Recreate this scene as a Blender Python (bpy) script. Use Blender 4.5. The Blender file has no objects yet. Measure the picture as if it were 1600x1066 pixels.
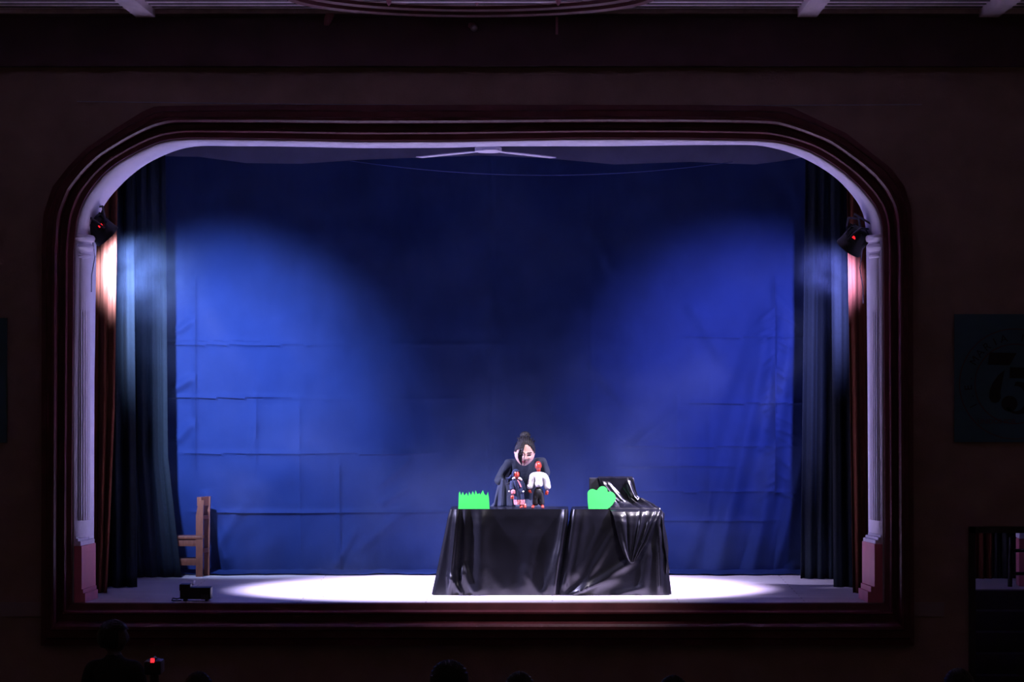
import bpy, bmesh, math, random
from mathutils import Vector, Matrix, noise as mnoise
random.seed(7)
PI = math.pi
sc = bpy.context.scene
COL = sc.collection

# ------------------------------------------------------------------ camera
F, CX, CY, CZ, D = 5040.0, 863.0, 544.0, 2.21, 28.0     # focal length in px, horizon point, camera height and distance
def W(px, py, Y):
    s = (D + Y) / F
    return Vector(((px - CX) * s, Y, CZ + (CY - py) * s))
cam_d = bpy.data.cameras.new('camera')
cam = bpy.data.objects.new('camera', cam_d); COL.objects.link(cam)
cam.location = (0, -D, CZ); cam.rotation_euler = (PI / 2, 0, 0)
cam_d.sensor_width = 36; cam_d.lens = F / 1600 * 36
cam_d.shift_x = -(CX - 800) / 1600; cam_d.shift_y = (CY - 533) / 1600
cam_d.clip_end = 200
sc.camera = cam

# ------------------------------------------------------------------ world, exposure
sc.view_settings.view_transform = 'Standard'; sc.view_settings.look = 'None'
sc.view_settings.exposure = 0.0; sc.view_settings.gamma = 1.0; sc.view_settings.use_curve_mapping = False
wd = bpy.data.worlds.new('hall_dark'); sc.world = wd; wd.use_nodes = True
wd.node_tree.nodes['Background'].inputs[0].default_value = (0.50, 0.32, 0.30, 1)
wd.node_tree.nodes['Background'].inputs[1].default_value = 0.038
sc.cycles.use_denoising = True
sc.cycles.max_bounces = 10; sc.cycles.diffuse_bounces = 5; sc.cycles.volume_bounces = 1
sc.cycles.volume_step_rate = 2.0; sc.cycles.volume_max_steps = 96
sc.cycles.sample_clamp_indirect = 8.0

def spot(name, loc, target, power, angle, blend, color, radius=0.06):
    l = bpy.data.lights.new(name, 'SPOT'); l.energy = power; l.spot_size = math.radians(angle); l.spot_blend = blend
    l.color = color; l.shadow_soft_size = radius
    o = bpy.data.objects.new(name, l); COL.objects.link(o); o.location = loc
    o.rotation_euler = (Vector(target) - Vector(loc)).to_track_quat('-Z', 'Y').to_euler()
    return o
LAMP_L, LAMP_R = W(158, 359, 0.42), W(1334, 377, 0.42)
AIM_L, AIM_R = W(335, 595, 3.5), W(1180, 570, 3.5)
COOL = (0.60, 0.55, 1.0)
SPOT_L = dict(power=4500, angle=61, blend=1.0, color=(0.42, 0.55, 1.0), core=(Vector((-1.05, 1.75, 0.0)), 8000, 52, (0.60, 0.56, 1.0)))
SPOT_R = dict(power=2400, angle=59, blend=1.0, color=(0.36, 0.34, 1.0), core=(Vector((0.45, 1.8, 0.0)), 6000, 50, (0.66, 0.57, 1.0)))
# front lamp hanging in the hall, aimed at the puppet tables
spot('front_spot_light', (1.6, -1.9, 5.05), (-0.05, 1.7, 0.35), 2050, 44, 1.0, (0.95, 0.86, 1.0), 0.06)

# ------------------------------------------------------------------ materials
def mat(name, color, rough=0.6, metal=0.0, spec=0.5, var=0.12, scale=8.0, bump=0.0, bscale=60.0, emit=None, estr=0.0, sheen=0.0, stretch=None, coat=0.0):
    m = bpy.data.materials.new(name); m.use_nodes = True
    nt = m.node_tree; b = nt.nodes['Principled BSDF']
    b.inputs['Roughness'].default_value = rough; b.inputs['Metallic'].default_value = metal
    b.inputs['Specular IOR Level'].default_value = spec
    b.inputs['Sheen Weight'].default_value = sheen
    b.inputs['Coat Weight'].default_value = coat
    tc = nt.nodes.new('ShaderNodeTexCoord')
    src = tc.outputs['Object']
    if stretch:
        mp = nt.nodes.new('ShaderNodeMapping'); mp.inputs['Scale'].default_value = stretch
        nt.links.new(src, mp.inputs[0]); src = mp.outputs[0]
    n = nt.nodes.new('ShaderNodeTexNoise'); n.inputs['Scale'].default_value = scale; n.inputs['Detail'].default_value = 6
    nt.links.new(src, n.inputs['Vector'])
    r = nt.nodes.new('ShaderNodeValToRGB')
    r.color_ramp.elements[0].position = 0.3; r.color_ramp.elements[1].position = 0.7
    r.color_ramp.elements[0].color = tuple(c * (1 - var) for c in color) + (1,)
    r.color_ramp.elements[1].color = tuple(min(1, c * (1 + var)) for c in color) + (1,)
    nt.links.new(n.outputs['Fac'], r.inputs[0]); nt.links.new(r.outputs[0], b.inputs['Base Color'])
    if bump:
        n2 = nt.nodes.new('ShaderNodeTexNoise'); n2.inputs['Scale'].default_value = bscale; n2.inputs['Detail'].default_value = 4
        nt.links.new(src, n2.inputs['Vector'])
        bp = nt.nodes.new('ShaderNodeBump'); bp.inputs['Strength'].default_value = bump; bp.inputs['Distance'].default_value = 0.02
        nt.links.new(n2.outputs['Fac'], bp.inputs['Height']); nt.links.new(bp.outputs[0], b.inputs['Normal'])
    if emit:
        b.inputs['Emission Color'].default_value = (*emit, 1); b.inputs['Emission Strength'].default_value = estr
    return m
M = {}
M['wall'] = mat('brown_plaster', (0.36, 0.25, 0.21), 0.8, var=0.15, scale=3, bump=0.15)
M['frieze'] = mat('dark_frieze_paint', (0.10, 0.05, 0.055), 0.7, var=0.2, scale=3)
M['wine'] = mat('wine_red_paint', (0.13, 0.028, 0.034), 0.42, var=0.25, scale=5, bump=0.12, bscale=25)
M['white'] = mat('white_wall_paint', (0.85, 0.81, 0.96), 0.55, var=0.04, scale=5)
M['pink'] = mat('pink_plinth_paint', (0.75, 0.22, 0.28), 0.5, var=0.08, scale=6)
M['ceil'] = mat('pale_ceiling_boards', (0.70, 0.60, 0.66), 0.7, var=0.12, scale=2, stretch=(6, 1, 1))
M['stagewall'] = mat('grey_stage_plaster', (0.36, 0.36, 0.50), 0.9, var=0.12, scale=4)
M['hallfloor'] = mat('dark_hall_floor', (0.12, 0.08, 0.07), 0.6, scale=3)
M['black'] = mat('black_plastic', (0.012, 0.012, 0.014), 0.45, var=0.3, scale=20, bump=0.05)
M['metal'] = mat('dark_grey_metal', (0.10, 0.10, 0.12), 0.35, 0.8, var=0.2, scale=20)
M['steel'] = mat('bright_steel', (0.6, 0.6, 0.65), 0.3, 0.9, var=0.1, scale=20)
M['wood'] = mat('varnished_wood', (0.11, 0.036, 0.020), 0.4, var=0.3, scale=12, stretch=(6, 6, 1))
M['legcloth'] = mat('slate_curtain_cloth', (0.0036, 0.0066, 0.0105), 0.9, spec=0.15, var=0.15, scale=30, sheen=0.0, bump=0.1, bscale=200)
M['velvet'] = mat('rust_red_velvet', (0.13, 0.037, 0.019), 0.9, spec=0.15, var=0.15, scale=15, sheen=0.0, stretch=(4, 4, 0.5))
M['green'] = mat('bright_green_card', (0.05, 0.78, 0.10), 0.65, var=0.05, scale=10)
M['satin'] = mat('black_satin', (0.004, 0.004, 0.006), 0.26, spec=0.5, var=0.3, scale=8, sheen=0.0, bump=0.06, bscale=14)
M['skin'] = mat('light_skin', (0.62, 0.37, 0.30), 0.5, var=0.06, scale=30)
M['lip'] = mat('lips', (0.42, 0.09, 0.10), 0.4, var=0.1, scale=40)
M['brow'] = mat('dark_eyes_and_brows', (0.03, 0.02, 0.02), 0.4, var=0.1, scale=40)
M['hair'] = mat('black_hair', (0.012, 0.010, 0.012), 0.4, spec=0.4, var=0.4, scale=60, bump=0.5, bscale=150)
M['shirt'] = mat('black_cotton_shirt', (0.008, 0.011, 0.018), 0.85, spec=0.2, sheen=0.0, var=0.2, scale=20, bump=0.15, bscale=25)
M['skirt'] = mat('black_skirt_cloth', (0.010, 0.014, 0.026), 0.75, spec=0.25, sheen=0.0, var=0.2, scale=20, bump=0.1, bscale=25)
M['puppetred'] = mat('red_brown_puppet_face', (0.50, 0.055, 0.03), 0.28, spec=0.7, var=0.15, scale=40)
M['puppetwhite'] = mat('white_puppet_cloth', (0.74, 0.72, 0.74), 0.8, var=0.05, scale=40, bump=0.2, bscale=60)
M['puppetblue'] = mat('dark_blue_puppet_cloth', (0.025, 0.034, 0.075), 0.8, spec=0.2, sheen=0.0, var=0.2, scale=50, bump=0.2, bscale=80)
M['puppettrim'] = mat('red_white_embroidery', (0.75, 0.20, 0.22), 0.7, var=0.6, scale=90)
M['audience'] = mat('dark_audience_clothes', (0.02, 0.02, 0.025), 0.8, scale=20)
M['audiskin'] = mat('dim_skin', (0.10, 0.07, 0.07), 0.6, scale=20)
M['banner'] = mat('blue_green_banner_vinyl', (0.045, 0.13, 0.18), 0.5, var=0.08, scale=4)
M['ink'] = mat('black_banner_ink', (0.008, 0.006, 0.01), 0.5, scale=20)
M['ink2'] = mat('brown_banner_ink', (0.10, 0.05, 0.06), 0.5, scale=20)
M['led'] = mat('red_led_digits', (0.3, 0.0, 0.0), 0.4, emit=(1, 0.02, 0.03), estr=2.0)
M['lens'] = mat('lamp_lens', (0.6, 0.6, 0.7), 0.2, emit=(0.75, 0.7, 1.0), estr=6.0)
M['wire'] = mat('pale_cable', (0.35, 0.35, 0.45), 0.5, scale=20)
M['bluewire'] = mat('blue_cord', (0.02, 0.04, 0.20), 0.5, scale=20)
M['paper'] = mat('white_paper', (0.85, 0.82, 0.85), 0.7, var=0.05, scale=20)
M['doordark'] = mat('dark_door_frame', (0.02, 0.015, 0.015), 0.6, scale=10)
M['step'] = mat('dark_step_boards', (0.05, 0.04, 0.045), 0.6, scale=10, stretch=(1, 6, 6))
M['ribbon'] = mat('dusty_pink_paint', (0.50, 0.22, 0.28), 0.6, scale=12)

def backdrop_material():
    m = mat('blue_backdrop_cloth', (0.0042, 0.0125, 0.062), 0.85, spec=0.12, var=0.10, scale=2.5, sheen=0.0, bump=0.08, bscale=160)
    return m
M['backdrop'] = backdrop_material()

def boards_material():
    m = bpy.data.materials.new('pale_stage_boards'); m.use_nodes = True
    nt = m.node_tree; b = nt.nodes['Principled BSDF']; b.inputs['Roughness'].default_value = 0.38
    tc = nt.nodes.new('ShaderNodeTexCoord')
    br = nt.nodes.new('ShaderNodeTexBrick'); br.inputs['Scale'].default_value = 1.0
    br.inputs['Color1'].default_value = (0.80, 0.73, 0.78, 1); br.inputs['Color2'].default_value = (0.72, 0.65, 0.69, 1)
    br.inputs['Mortar'].default_value = (0.40, 0.32, 0.33, 1); br.inputs['Mortar Size'].default_value = 0.006
    br.inputs['Brick Width'].default_value = 2.2; br.inputs['Row Height'].default_value = 0.14
    nt.links.new(tc.outputs['Object'], br.inputs['Vector'])
    n = nt.nodes.new('ShaderNodeTexNoise'); n.inputs['Scale'].default_value = 3; n.inputs['Detail'].default_value = 8
    mp = nt.nodes.new('ShaderNodeMapping'); mp.inputs['Scale'].default_value = (1, 8, 1)
    nt.links.new(tc.outputs['Object'], mp.inputs[0]); nt.links.new(mp.outputs[0], n.inputs['Vector'])
    mx = nt.nodes.new('ShaderNodeMix'); mx.data_type = 'RGBA'; mx.blend_type = 'MULTIPLY'; mx.inputs[0].default_value = 0.35
    nt.links.new(br.outputs['Color'], mx.inputs[6]); nt.links.new(n.outputs['Fac'], mx.inputs[7])
    nt.links.new(mx.outputs[2], b.inputs['Base Color'])
    return m
M['boards'] = boards_material()

# ------------------------------------------------------------------ builders
def wpos(o):
    p = Vector((0, 0, 0))
    while o is not None:
        p += Vector(o.location); o = o.parent
    return p
def link_bm(name, bm, m, parent=None, smooth=True):
    """bm is in world space; children are shifted into their parent's space."""
    if parent is not None:
        bmesh.ops.translate(bm, verts=bm.verts, vec=-wpos(parent))
    me = bpy.data.meshes.new(name); bm.to_mesh(me); bm.free()
    for mm in (m if isinstance(m, (list, tuple)) else [m]): me.materials.append(mm)
    if smooth:
        for p in me.polygons: p.use_smooth = True
        try: me.set_sharp_from_angle(angle=math.radians(40))
        except Exception: pass
    o = bpy.data.objects.new(name, me); COL.objects.link(o)
    if parent is not None: o.parent = parent
    return o
def tag(o, label, cat, group=None, kind=None):
    o['label'] = label; o['category'] = cat
    if group: o['group'] = group
    if kind: o['kind'] = kind
    return o
def thing(name, label, cat, loc, group=None):
    o = bpy.data.objects.new(name, None); COL.objects.link(o); o.location = loc; o.empty_display_size = 0.1
    return tag(o, label, cat, group)
def struct(name, bm, m, parent=None, label=None, cat=None, smooth=False):
    o = link_bm(name, bm, m, parent, smooth)
    if parent is None: o['kind'] = 'structure'
    if label: o['label'] = label
    if cat: o['category'] = cat
    return o
def B(): return bmesh.new()
def box(bm, x0, x1, y0, y1, z0, z1, bev=0.0):
    t = bmesh.new()
    r = bmesh.ops.create_cube(t, size=1.0)
    for v in t.verts:
        v.co = Vector(((x0 + x1) / 2 + v.co.x * (x1 - x0), (y0 + y1) / 2 + v.co.y * (y1 - y0), (z0 + z1) / 2 + v.co.z * (z1 - z0)))
    if bev: bmesh.ops.bevel(t, geom=t.edges[:], offset=bev, segments=2, affect='EDGES', profile=0.6)
    merge(bm, t); return bm
def merge(bm, t, mtx=None, mi=None):
    vm = {}
    for v in t.verts: vm[v] = bm.verts.new(mtx @ v.co if mtx else v.co)
    for f in t.faces:
        try:
            nf = bm.faces.new([vm[v] for v in f.verts]); nf.material_index = f.material_index if mi is None else mi
        except ValueError: pass
    t.free()
def prism(bm, pts, off):
    """closed polygon pts (Vectors) extruded along off"""
    a = [bm.verts.new(p) for p in pts]; b = [bm.verts.new(p + off) for p in pts]
    bm.faces.new(a); bm.faces.new(b[::-1])
    n = len(a)
    for i in range(n): bm.faces.new((a[i], b[i], b[(i + 1) % n], a[(i + 1) % n]))
    bmesh.ops.recalc_face_normals(bm, faces=bm.faces)
    return bm
def tube(bm, pts, r, seg=8, cap=True):
    pts = [Vector(p) for p in pts]; rings = []
    for i, p in enumerate(pts):
        d = (pts[min(i + 1, len(pts) - 1)] - pts[max(i - 1, 0)]).normalized()
        u = d.cross(Vector((0, 0, 1)));  u = u.normalized() if u.length > 1e-3 else Vector((1, 0, 0))
        w = d.cross(u).normalized()
        rr = r[i] if isinstance(r, (list, tuple)) else r
        rings.append([bm.verts.new(p + u * rr * math.cos(2 * PI * k / seg) + w * rr * math.sin(2 * PI * k / seg)) for k in range(seg)])
    for a, b in zip(rings, rings[1:]):
        for k in range(seg): bm.faces.new((a[k], a[(k + 1) % seg], b[(k + 1) % seg], b[k]))
    if cap: bm.faces.new(rings[0][::-1]); bm.faces.new(rings[-1])
    return bm
def lathe(bm, prof, mtx=Matrix(), seg=32, sx=1.0, sy=1.0, cap=True, fl=None):
    """prof: (radius, z); fl(theta, i) -> radius factor"""
    rings = []
    for i, (r, z) in enumerate(prof):
        ring = []
        for k in range(seg):
            a = 2 * PI * k / seg; q = r * (fl(a, i) if fl else 1)
            ring.append(bm.verts.new(mtx @ Vector((q * sx * math.cos(a), q * sy * math.sin(a), z))))
        rings.append(ring)
    for a, b in zip(rings, rings[1:]):
        for k in range(seg): bm.faces.new((a[k], a[(k + 1) % seg], b[(k + 1) % seg], b[k]))
    if cap: bm.faces.new(rings[0][::-1]); bm.faces.new(rings[-1])
    return bm
def ball(bm, c, r, scale=(1, 1, 1), sub=16, mtx=None):
    t = bmesh.new(); bmesh.ops.create_uvsphere(t, u_segments=sub, v_segments=max(8, sub // 2 + 2), radius=1)
    for v in t.verts: v.co = Vector((v.co.x * r * scale[0], v.co.y * r * scale[1], v.co.z * r * scale[2]))
    merge(bm, t, Matrix.Translation(c) @ (mtx or Matrix()))
    return bm
def grid(bm, rows):
    vs = [[bm.verts.new(p) for p in r] for r in rows]
    for a, b in zip(vs, vs[1:]):
        for i in range(len(a) - 1): bm.faces.new((a[i], a[i + 1], b[i + 1], b[i]))
    return vs
def solid(o, t, off=0.0):
    s = o.modifiers.new('thickness', 'SOLIDIFY'); s.thickness = t; s.offset = off; return o
def axis_matrix(loc, d):
    return Matrix.Translation(loc) @ Vector(d).to_track_quat('Z', 'Y').to_matrix().to_4x4()
def resample(pts, n):
    pts = [Vector((p[0], p[1])) for p in pts]
    L = [0]
    for a, b in zip(pts, pts[1:]): L.append(L[-1] + (b - a).length)
    out, j = [], 0
    for i in range(n):
        t = L[-1] * i / (n - 1)
        while j < len(L) - 2 and L[j + 1] < t: j += 1
        u = (t - L[j]) / (L[j + 1] - L[j]); out.append(pts[j].lerp(pts[j + 1], u))
    return out
def smooth_line(pts, it=2):
    for _ in range(it):
        pts = [pts[0]] + [pts[i - 1] * 0.25 + pts[i] * 0.5 + pts[i + 1] * 0.25 for i in range(1, len(pts) - 1)] + [pts[-1]]
    return pts
def interp(tab, x):
    if x <= tab[0][0]: return tab[0][1]
    for (a, b), (c, d) in zip(tab, tab[1:]):
        if x <= c: return b + (d - b) * (x - a) / (c - a)
    return tab[-1][1]

def skin_bm(pts, edges, radii, sub=2, root=0):
    """continuous limb surface grown around a skeleton"""
    me = bpy.data.meshes.new('tmp'); me.from_pydata([tuple(p) for p in pts], edges, [])
    o = bpy.data.objects.new('tmp', me); COL.objects.link(o)
    s = o.modifiers.new('s', 'SKIN'); s.use_smooth_shade = True
    for i, v in enumerate(me.skin_vertices[0].data):
        r = radii[i]; v.radius = (r, r) if not isinstance(r, (tuple, list)) else r
        v.use_root = (i == root)
    if sub:
        u = o.modifiers.new('u', 'SUBSURF'); u.levels = sub; u.render_levels = sub
    dg = bpy.context.evaluated_depsgraph_get(); ev = o.evaluated_get(dg)
    bm = bmesh.new(); em = ev.to_mesh(); bm.from_mesh(em); ev.to_mesh_clear()
    bpy.data.objects.remove(o); bpy.data.meshes.remove(me)
    for f in bm.faces: f.material_index = 0
    return bm
def remesh_bm(bm, vox, smooth=2):
    me = bpy.data.meshes.new('tmp'); bm.to_mesh(me); bm.free()
    o = bpy.data.objects.new('tmp', me); COL.objects.link(o)
    r = o.modifiers.new('r', 'REMESH'); r.mode = 'VOXEL'; r.voxel_size = vox
    if smooth:
        s = o.modifiers.new('sm', 'SMOOTH'); s.iterations = smooth; s.factor = 0.5
    dg = bpy.context.evaluated_depsgraph_get(); ev = o.evaluated_get(dg)
    out = bmesh.new(); em = ev.to_mesh(); out.from_mesh(em); ev.to_mesh_clear()
    bpy.data.objects.remove(o); bpy.data.meshes.remove(me)
    seen, best = set(), []
    for v in out.verts:
        if v in seen: continue
        st, isl = [v], []
        seen.add(v)
        while st:
            a = st.pop(); isl.append(a)
            for e in a.link_edges:
                b = e.other_vert(a)
                if b not in seen: seen.add(b); st.append(b)
        best.append(isl)
    best.sort(key=len); print('islands', [len(i) for i in best][-6:])
    for isl in best[:-1]: bmesh.ops.delete(out, geom=isl, context='VERTS')
    for f in out.faces: f.material_index = 0
    return out
def chain(pts, radii, sub=2):
    return skin_bm(pts, [(i, i + 1) for i in range(len(pts) - 1)], radii, sub)

# ================================================================== THE SETTING
HF = -1.40                                            # hall floor level, the stage floor is z = 0
DOOR = (W(1522, 0, 0).x, W(1650, 0, 0).x, HF, W(0, 832, 0).z)

NEAR = [(113, 940), (113, 800), (114, 600), (115.5, 420), (116, 385), (119, 350), (124, 330), (131, 314), (139, 300), (152, 283), (169, 265), (190, 250), (211, 239), (239, 225), (262, 218), (296, 215.5), (420, 217),
        (572, 220), (700, 219.5), (900, 216), (1050, 216), (1180, 218), (1214, 220), (1259, 232), (1293, 250), (1321, 270), (1352, 300), (1366, 318), (1375, 332), (1379, 350), (1380, 378), (1380, 420), (1381, 600), (1382, 800), (1382, 940)]
ARCH_NEAR = [p for p in NEAR if p[1] <= 385]
ARCH_FAR = [(148, 385), (149, 345), (153, 333), (157, 325), (164, 313), (177, 298), (197, 277), (225, 255), (253, 241), (281, 230), (310, 225), (366, 226), (420, 226), (572, 229), (700, 228.5), (775, 226), (950, 226), (1100, 224),
            (1186, 224), (1231, 234), (1264, 248), (1293, 265), (1312, 279), (1331, 300), (1341, 312), (1350, 328), (1355, 345), (1356, 378)]
NA = 120
an = smooth_line(resample(ARCH_NEAR, NA)); af = smooth_line(resample(ARCH_FAR, NA))
# jambs + arch soffit: the white reveal of the stage opening
TH = 0.5
bm = B()
rows = [[], [], []]
near_all = [Vector((113, 942))] + [Vector((113, 600))] + an + [Vector((1381, 600)), Vector((1382, 942))]
def far_of(n, x_far): return Vector((x_far, n.y))
far_all = [Vector((144, 935)), Vector((145, 600))] + af + [Vector((1358, 600)), Vector((1360, 935))]
for n, f in zip(near_all, far_all):
    p, q = W(n.x, n.y, 0.0), W(f.x, f.y, TH)
    if n.y > 930: p.z = q.z = 0.0
    rows[0].append(p); rows[1].append(p.lerp(q, 0.5)); rows[2].append(q)
grid(bm, rows)
bmesh.ops.recalc_face_normals(bm, faces=bm.faces)
o = struct('wall_reveal', bm, M['white'], label='white arched reveal lining the stage opening', smooth=True)
solid(o, 0.03, 0.0)

# front wall of the hall around the opening
bm = B()
inner = [W(p.x, p.y, 0) for p in near_all]; inner[0].z = inner[-1].z = 0
def loop(pts, y):
    vs = [bm.verts.new((p[0], y, p[1])) for p in pts]
    return [bm.edges.new((vs[i], vs[(i + 1) % len(vs)])) for i in range(len(vs))]
WX0, WX1, WZ1 = -6.6, 5.6, 5.14
es = loop([(WX0, HF), (DOOR[0], HF), (DOOR[0], DOOR[3]), (DOOR[1], DOOR[3]), (DOOR[1], HF), (WX1, HF), (WX1, WZ1), (WX0, WZ1)], 0.02)
es += loop([(p.x, p.z) for p in inner], 0.02)
bmesh.ops.triangle_fill(bm, edges=es, use_beauty=True)
dead = []
for f in bm.faces:                                    # keep the opening and the doorway open
    c = f.calc_center_median()
    px, py = c.x * F / D + CX, CY - (c.z - CZ) * F / D
    if 116 < px < 1379 and 222 < py < 940 and all(abs((v.co.x * F / D + CX) - 748) < 640 and v.co.z > -0.01 for v in f.verts): dead.append(f)
    elif DOOR[0] < c.x < DOOR[1] and c.z < DOOR[3]: dead.append(f)
if dead: bmesh.ops.delete(bm, geom=dead, context='FACES_ONLY')
bmesh.ops.recalc_face_normals(bm, faces=bm.faces)
o = struct('wall_front', bm, M['wall'], label='dim brown plaster wall around the stage opening')

# stepped wine-red moulding framing the opening
OUT = [(66, 1008), (67, 800), (67, 600), (67, 400), (70, 335), (84, 293), (108, 262), (135, 234), (180, 203), (225, 175), (245, 167), (300, 166), (420, 165), (572, 165), (800, 165), (1050, 165), (1190, 166), (1236, 169), (1321, 209), (1391, 264), (1412, 293),
       (1422, 325), (1425, 400), (1425, 600), (1426, 800), (1427, 1008)]
INN = [(113, 942), (113, 800), (114, 600), (116, 400)] + [(p.x, p.y) for p in an[6:-4]] + [(1380, 400), (1381, 600), (1382, 800), (1382, 942)]
NN = 160
def split_resample(side0, arch, side1, ns):
    return resample(side0, ns) + resample(arch, NN)[1:-1] + resample(side1, ns)
oi = split_resample([(113, 942), (113, 800), (116, 392)], [(116, 392)] + [(p.x, p.y) for p in an[3:-2]] + [(1380, 392)], [(1380, 392), (1382, 800), (1382, 942)], 12)
oo = split_resample([(66, 1008), (67, 800), (67, 392)], [(67, 392)] + OUT[4:-4] + [(1425, 392)], [(1425, 392), (1426, 800), (1427, 1008)], 12)
PROF = [(0.0, 0.0), (0.0, 0.035), (0.16, 0.045), (0.20, 0.075), (0.24, 0.075), (0.27, 0.05), (0.42, 0.05), (0.47, 0.10), (0.53, 0.115), (0.60, 0.115), (0.63, 0.085), (0.80, 0.085), (0.84, 0.06), (1.0, 0.055), (1.0, -0.02)]
bm = B(); rings = []
nb = 40
bi = [Vector((1382 + (113 - 1382) * i / nb, 942)) for i in range(1, nb)]
bo = [Vector((1427 + (66 - 1427) * i / nb, 1008)) for i in range(1, nb)]
LI, LO = oi + bi, oo + bo
for t, h in PROF:
    rings.append([bm.verts.new(W(a.x + (b.x - a.x) * t, a.y + (b.y - a.y) * t, 0) + Vector((0, -1.5 * h, -0.004 if (a.y > 941 and t == 0) else 0))) for a, b in zip(LI, LO)])
n = len(LI)
for a, b in zip(rings, rings[1:]):
    for k in range(n): bm.faces.new((a[k], a[(k + 1) % n], b[(k + 1) % n], b[k]))
bmesh.ops.recalc_face_normals(bm, faces=bm.faces)
struct('trim_1', bm, M['wine'], label='stepped wine-red moulding framing the stage opening')

# frieze, its lower lip, ceiling of the hall with boards and rafters
zf0, zf1 = W(0, 105, 0).z, W(0, 22, 0).z
bm = B(); box(bm, WX0, WX1, -0.10, 0.02, zf0, zf1 + 0.03); box(bm, WX0, WX1, -0.13, 0.02, zf1 - 0.035, zf1 - 0.01, 0.004)
struct('trim_2', bm, M['frieze'], label='dark painted frieze band below the hall ceiling')
bm = B(); box(bm, WX0, WX1, -5.0, 4.2, zf1 + 0.02, zf1 + 0.10)
box(bm, WX0, WX1, -0.20, 0.02, zf1 - 0.012, zf1 + 0.02, 0.006)
struct('ceiling', bm, M['ceil'], label='pale boarded hall ceiling')
for i, px in enumerate((-60, 232, 1258, 1540)):
    bm = B(); x = W(px, 0, 0).x
    box(bm, x - 0.085, x + 0.085, -5.0, -0.20, zf1 - 0.05, zf1 + 0.03, 0.006)
    struct('trim_%d' % (i + 3), bm, M['ceil'])
# boards seams
bm = B()
for k in range(1, 5): box(bm, WX0, WX1, -0.20 - 0.24 * k - 0.006, -0.20 - 0.24 * k + 0.006, zf1 + 0.012, zf1 + 0.022)
struct('trim_7', bm, M['doordark'])

# hall floor, stage floor
bm = B(); box(bm, WX0, WX1, -14, 4.2, HF - 0.1, HF)
struct('floor', bm, M['hallfloor'], label='dark hall floor')
bm = B()
prism(bm, [Vector(p) for p in ((-5.6, 0.0, 0), (3.40, 0.0, 0), (3.40, 1.55, 0), (5.2, 1.55, 0), (5.2, 3.9, 0), (-5.6, 3.9, 0))], Vector((0, 0, -0.12)))
struct('floor_stage', bm, M['boards'], label='pale boarded stage floor')
# stage shell
bm = B(); box(bm, -5.7, 5.3, 3.9, 4.0, HF, 4.75); struct('wall_stage_back', bm, M['stagewall'])
bm = B(); box(bm, -5.7, -5.6, 0.03, 3.9, HF, 4.75); struct('wall_stage_left', bm, M['stagewall'])
bm = B(); box(bm, 5.2, 5.3, 0.03, 3.9, HF, 4.75); struct('wall_stage_right', bm, M['stagewall'])
bm = B(); box(bm, -5.7, 5.3, 0.03, 4.0, 4.36, 4.46); struct('ceiling_stage', bm, M['stagewall'])
# proscenium back face so that the reveal closes into the stage
bm = B()
es = loop([(-5.6, 0.0), (3.30, 0.0), (3.30, 4.36), (-5.6, 4.36)], TH - 0.01)
inner2 = [W(p.x, p.y, TH) for p in far_all]; inner2[0].z = inner2[-1].z = 0.001
es += loop([(p.x, p.z) for p in inner2], TH - 0.01)
bmesh.ops.triangle_fill(bm, edges=es, use_beauty=True)
dead = []
for f in bm.faces:
    c = f.calc_center_median(); px, py = c.x * F / (D + TH) + CX, CY - (c.z - CZ) * F / (D + TH)
    if all((any((v.co - q).length < 0.02 for q in inner2)) for v in f.verts) and 146 < px < 1357 and py > 229: dead.append(f)
if dead: bmesh.ops.delete(bm, geom=dead, context='FACES_ONLY')
struct('wall_proscenium_back', bm, M['stagewall'])

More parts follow.
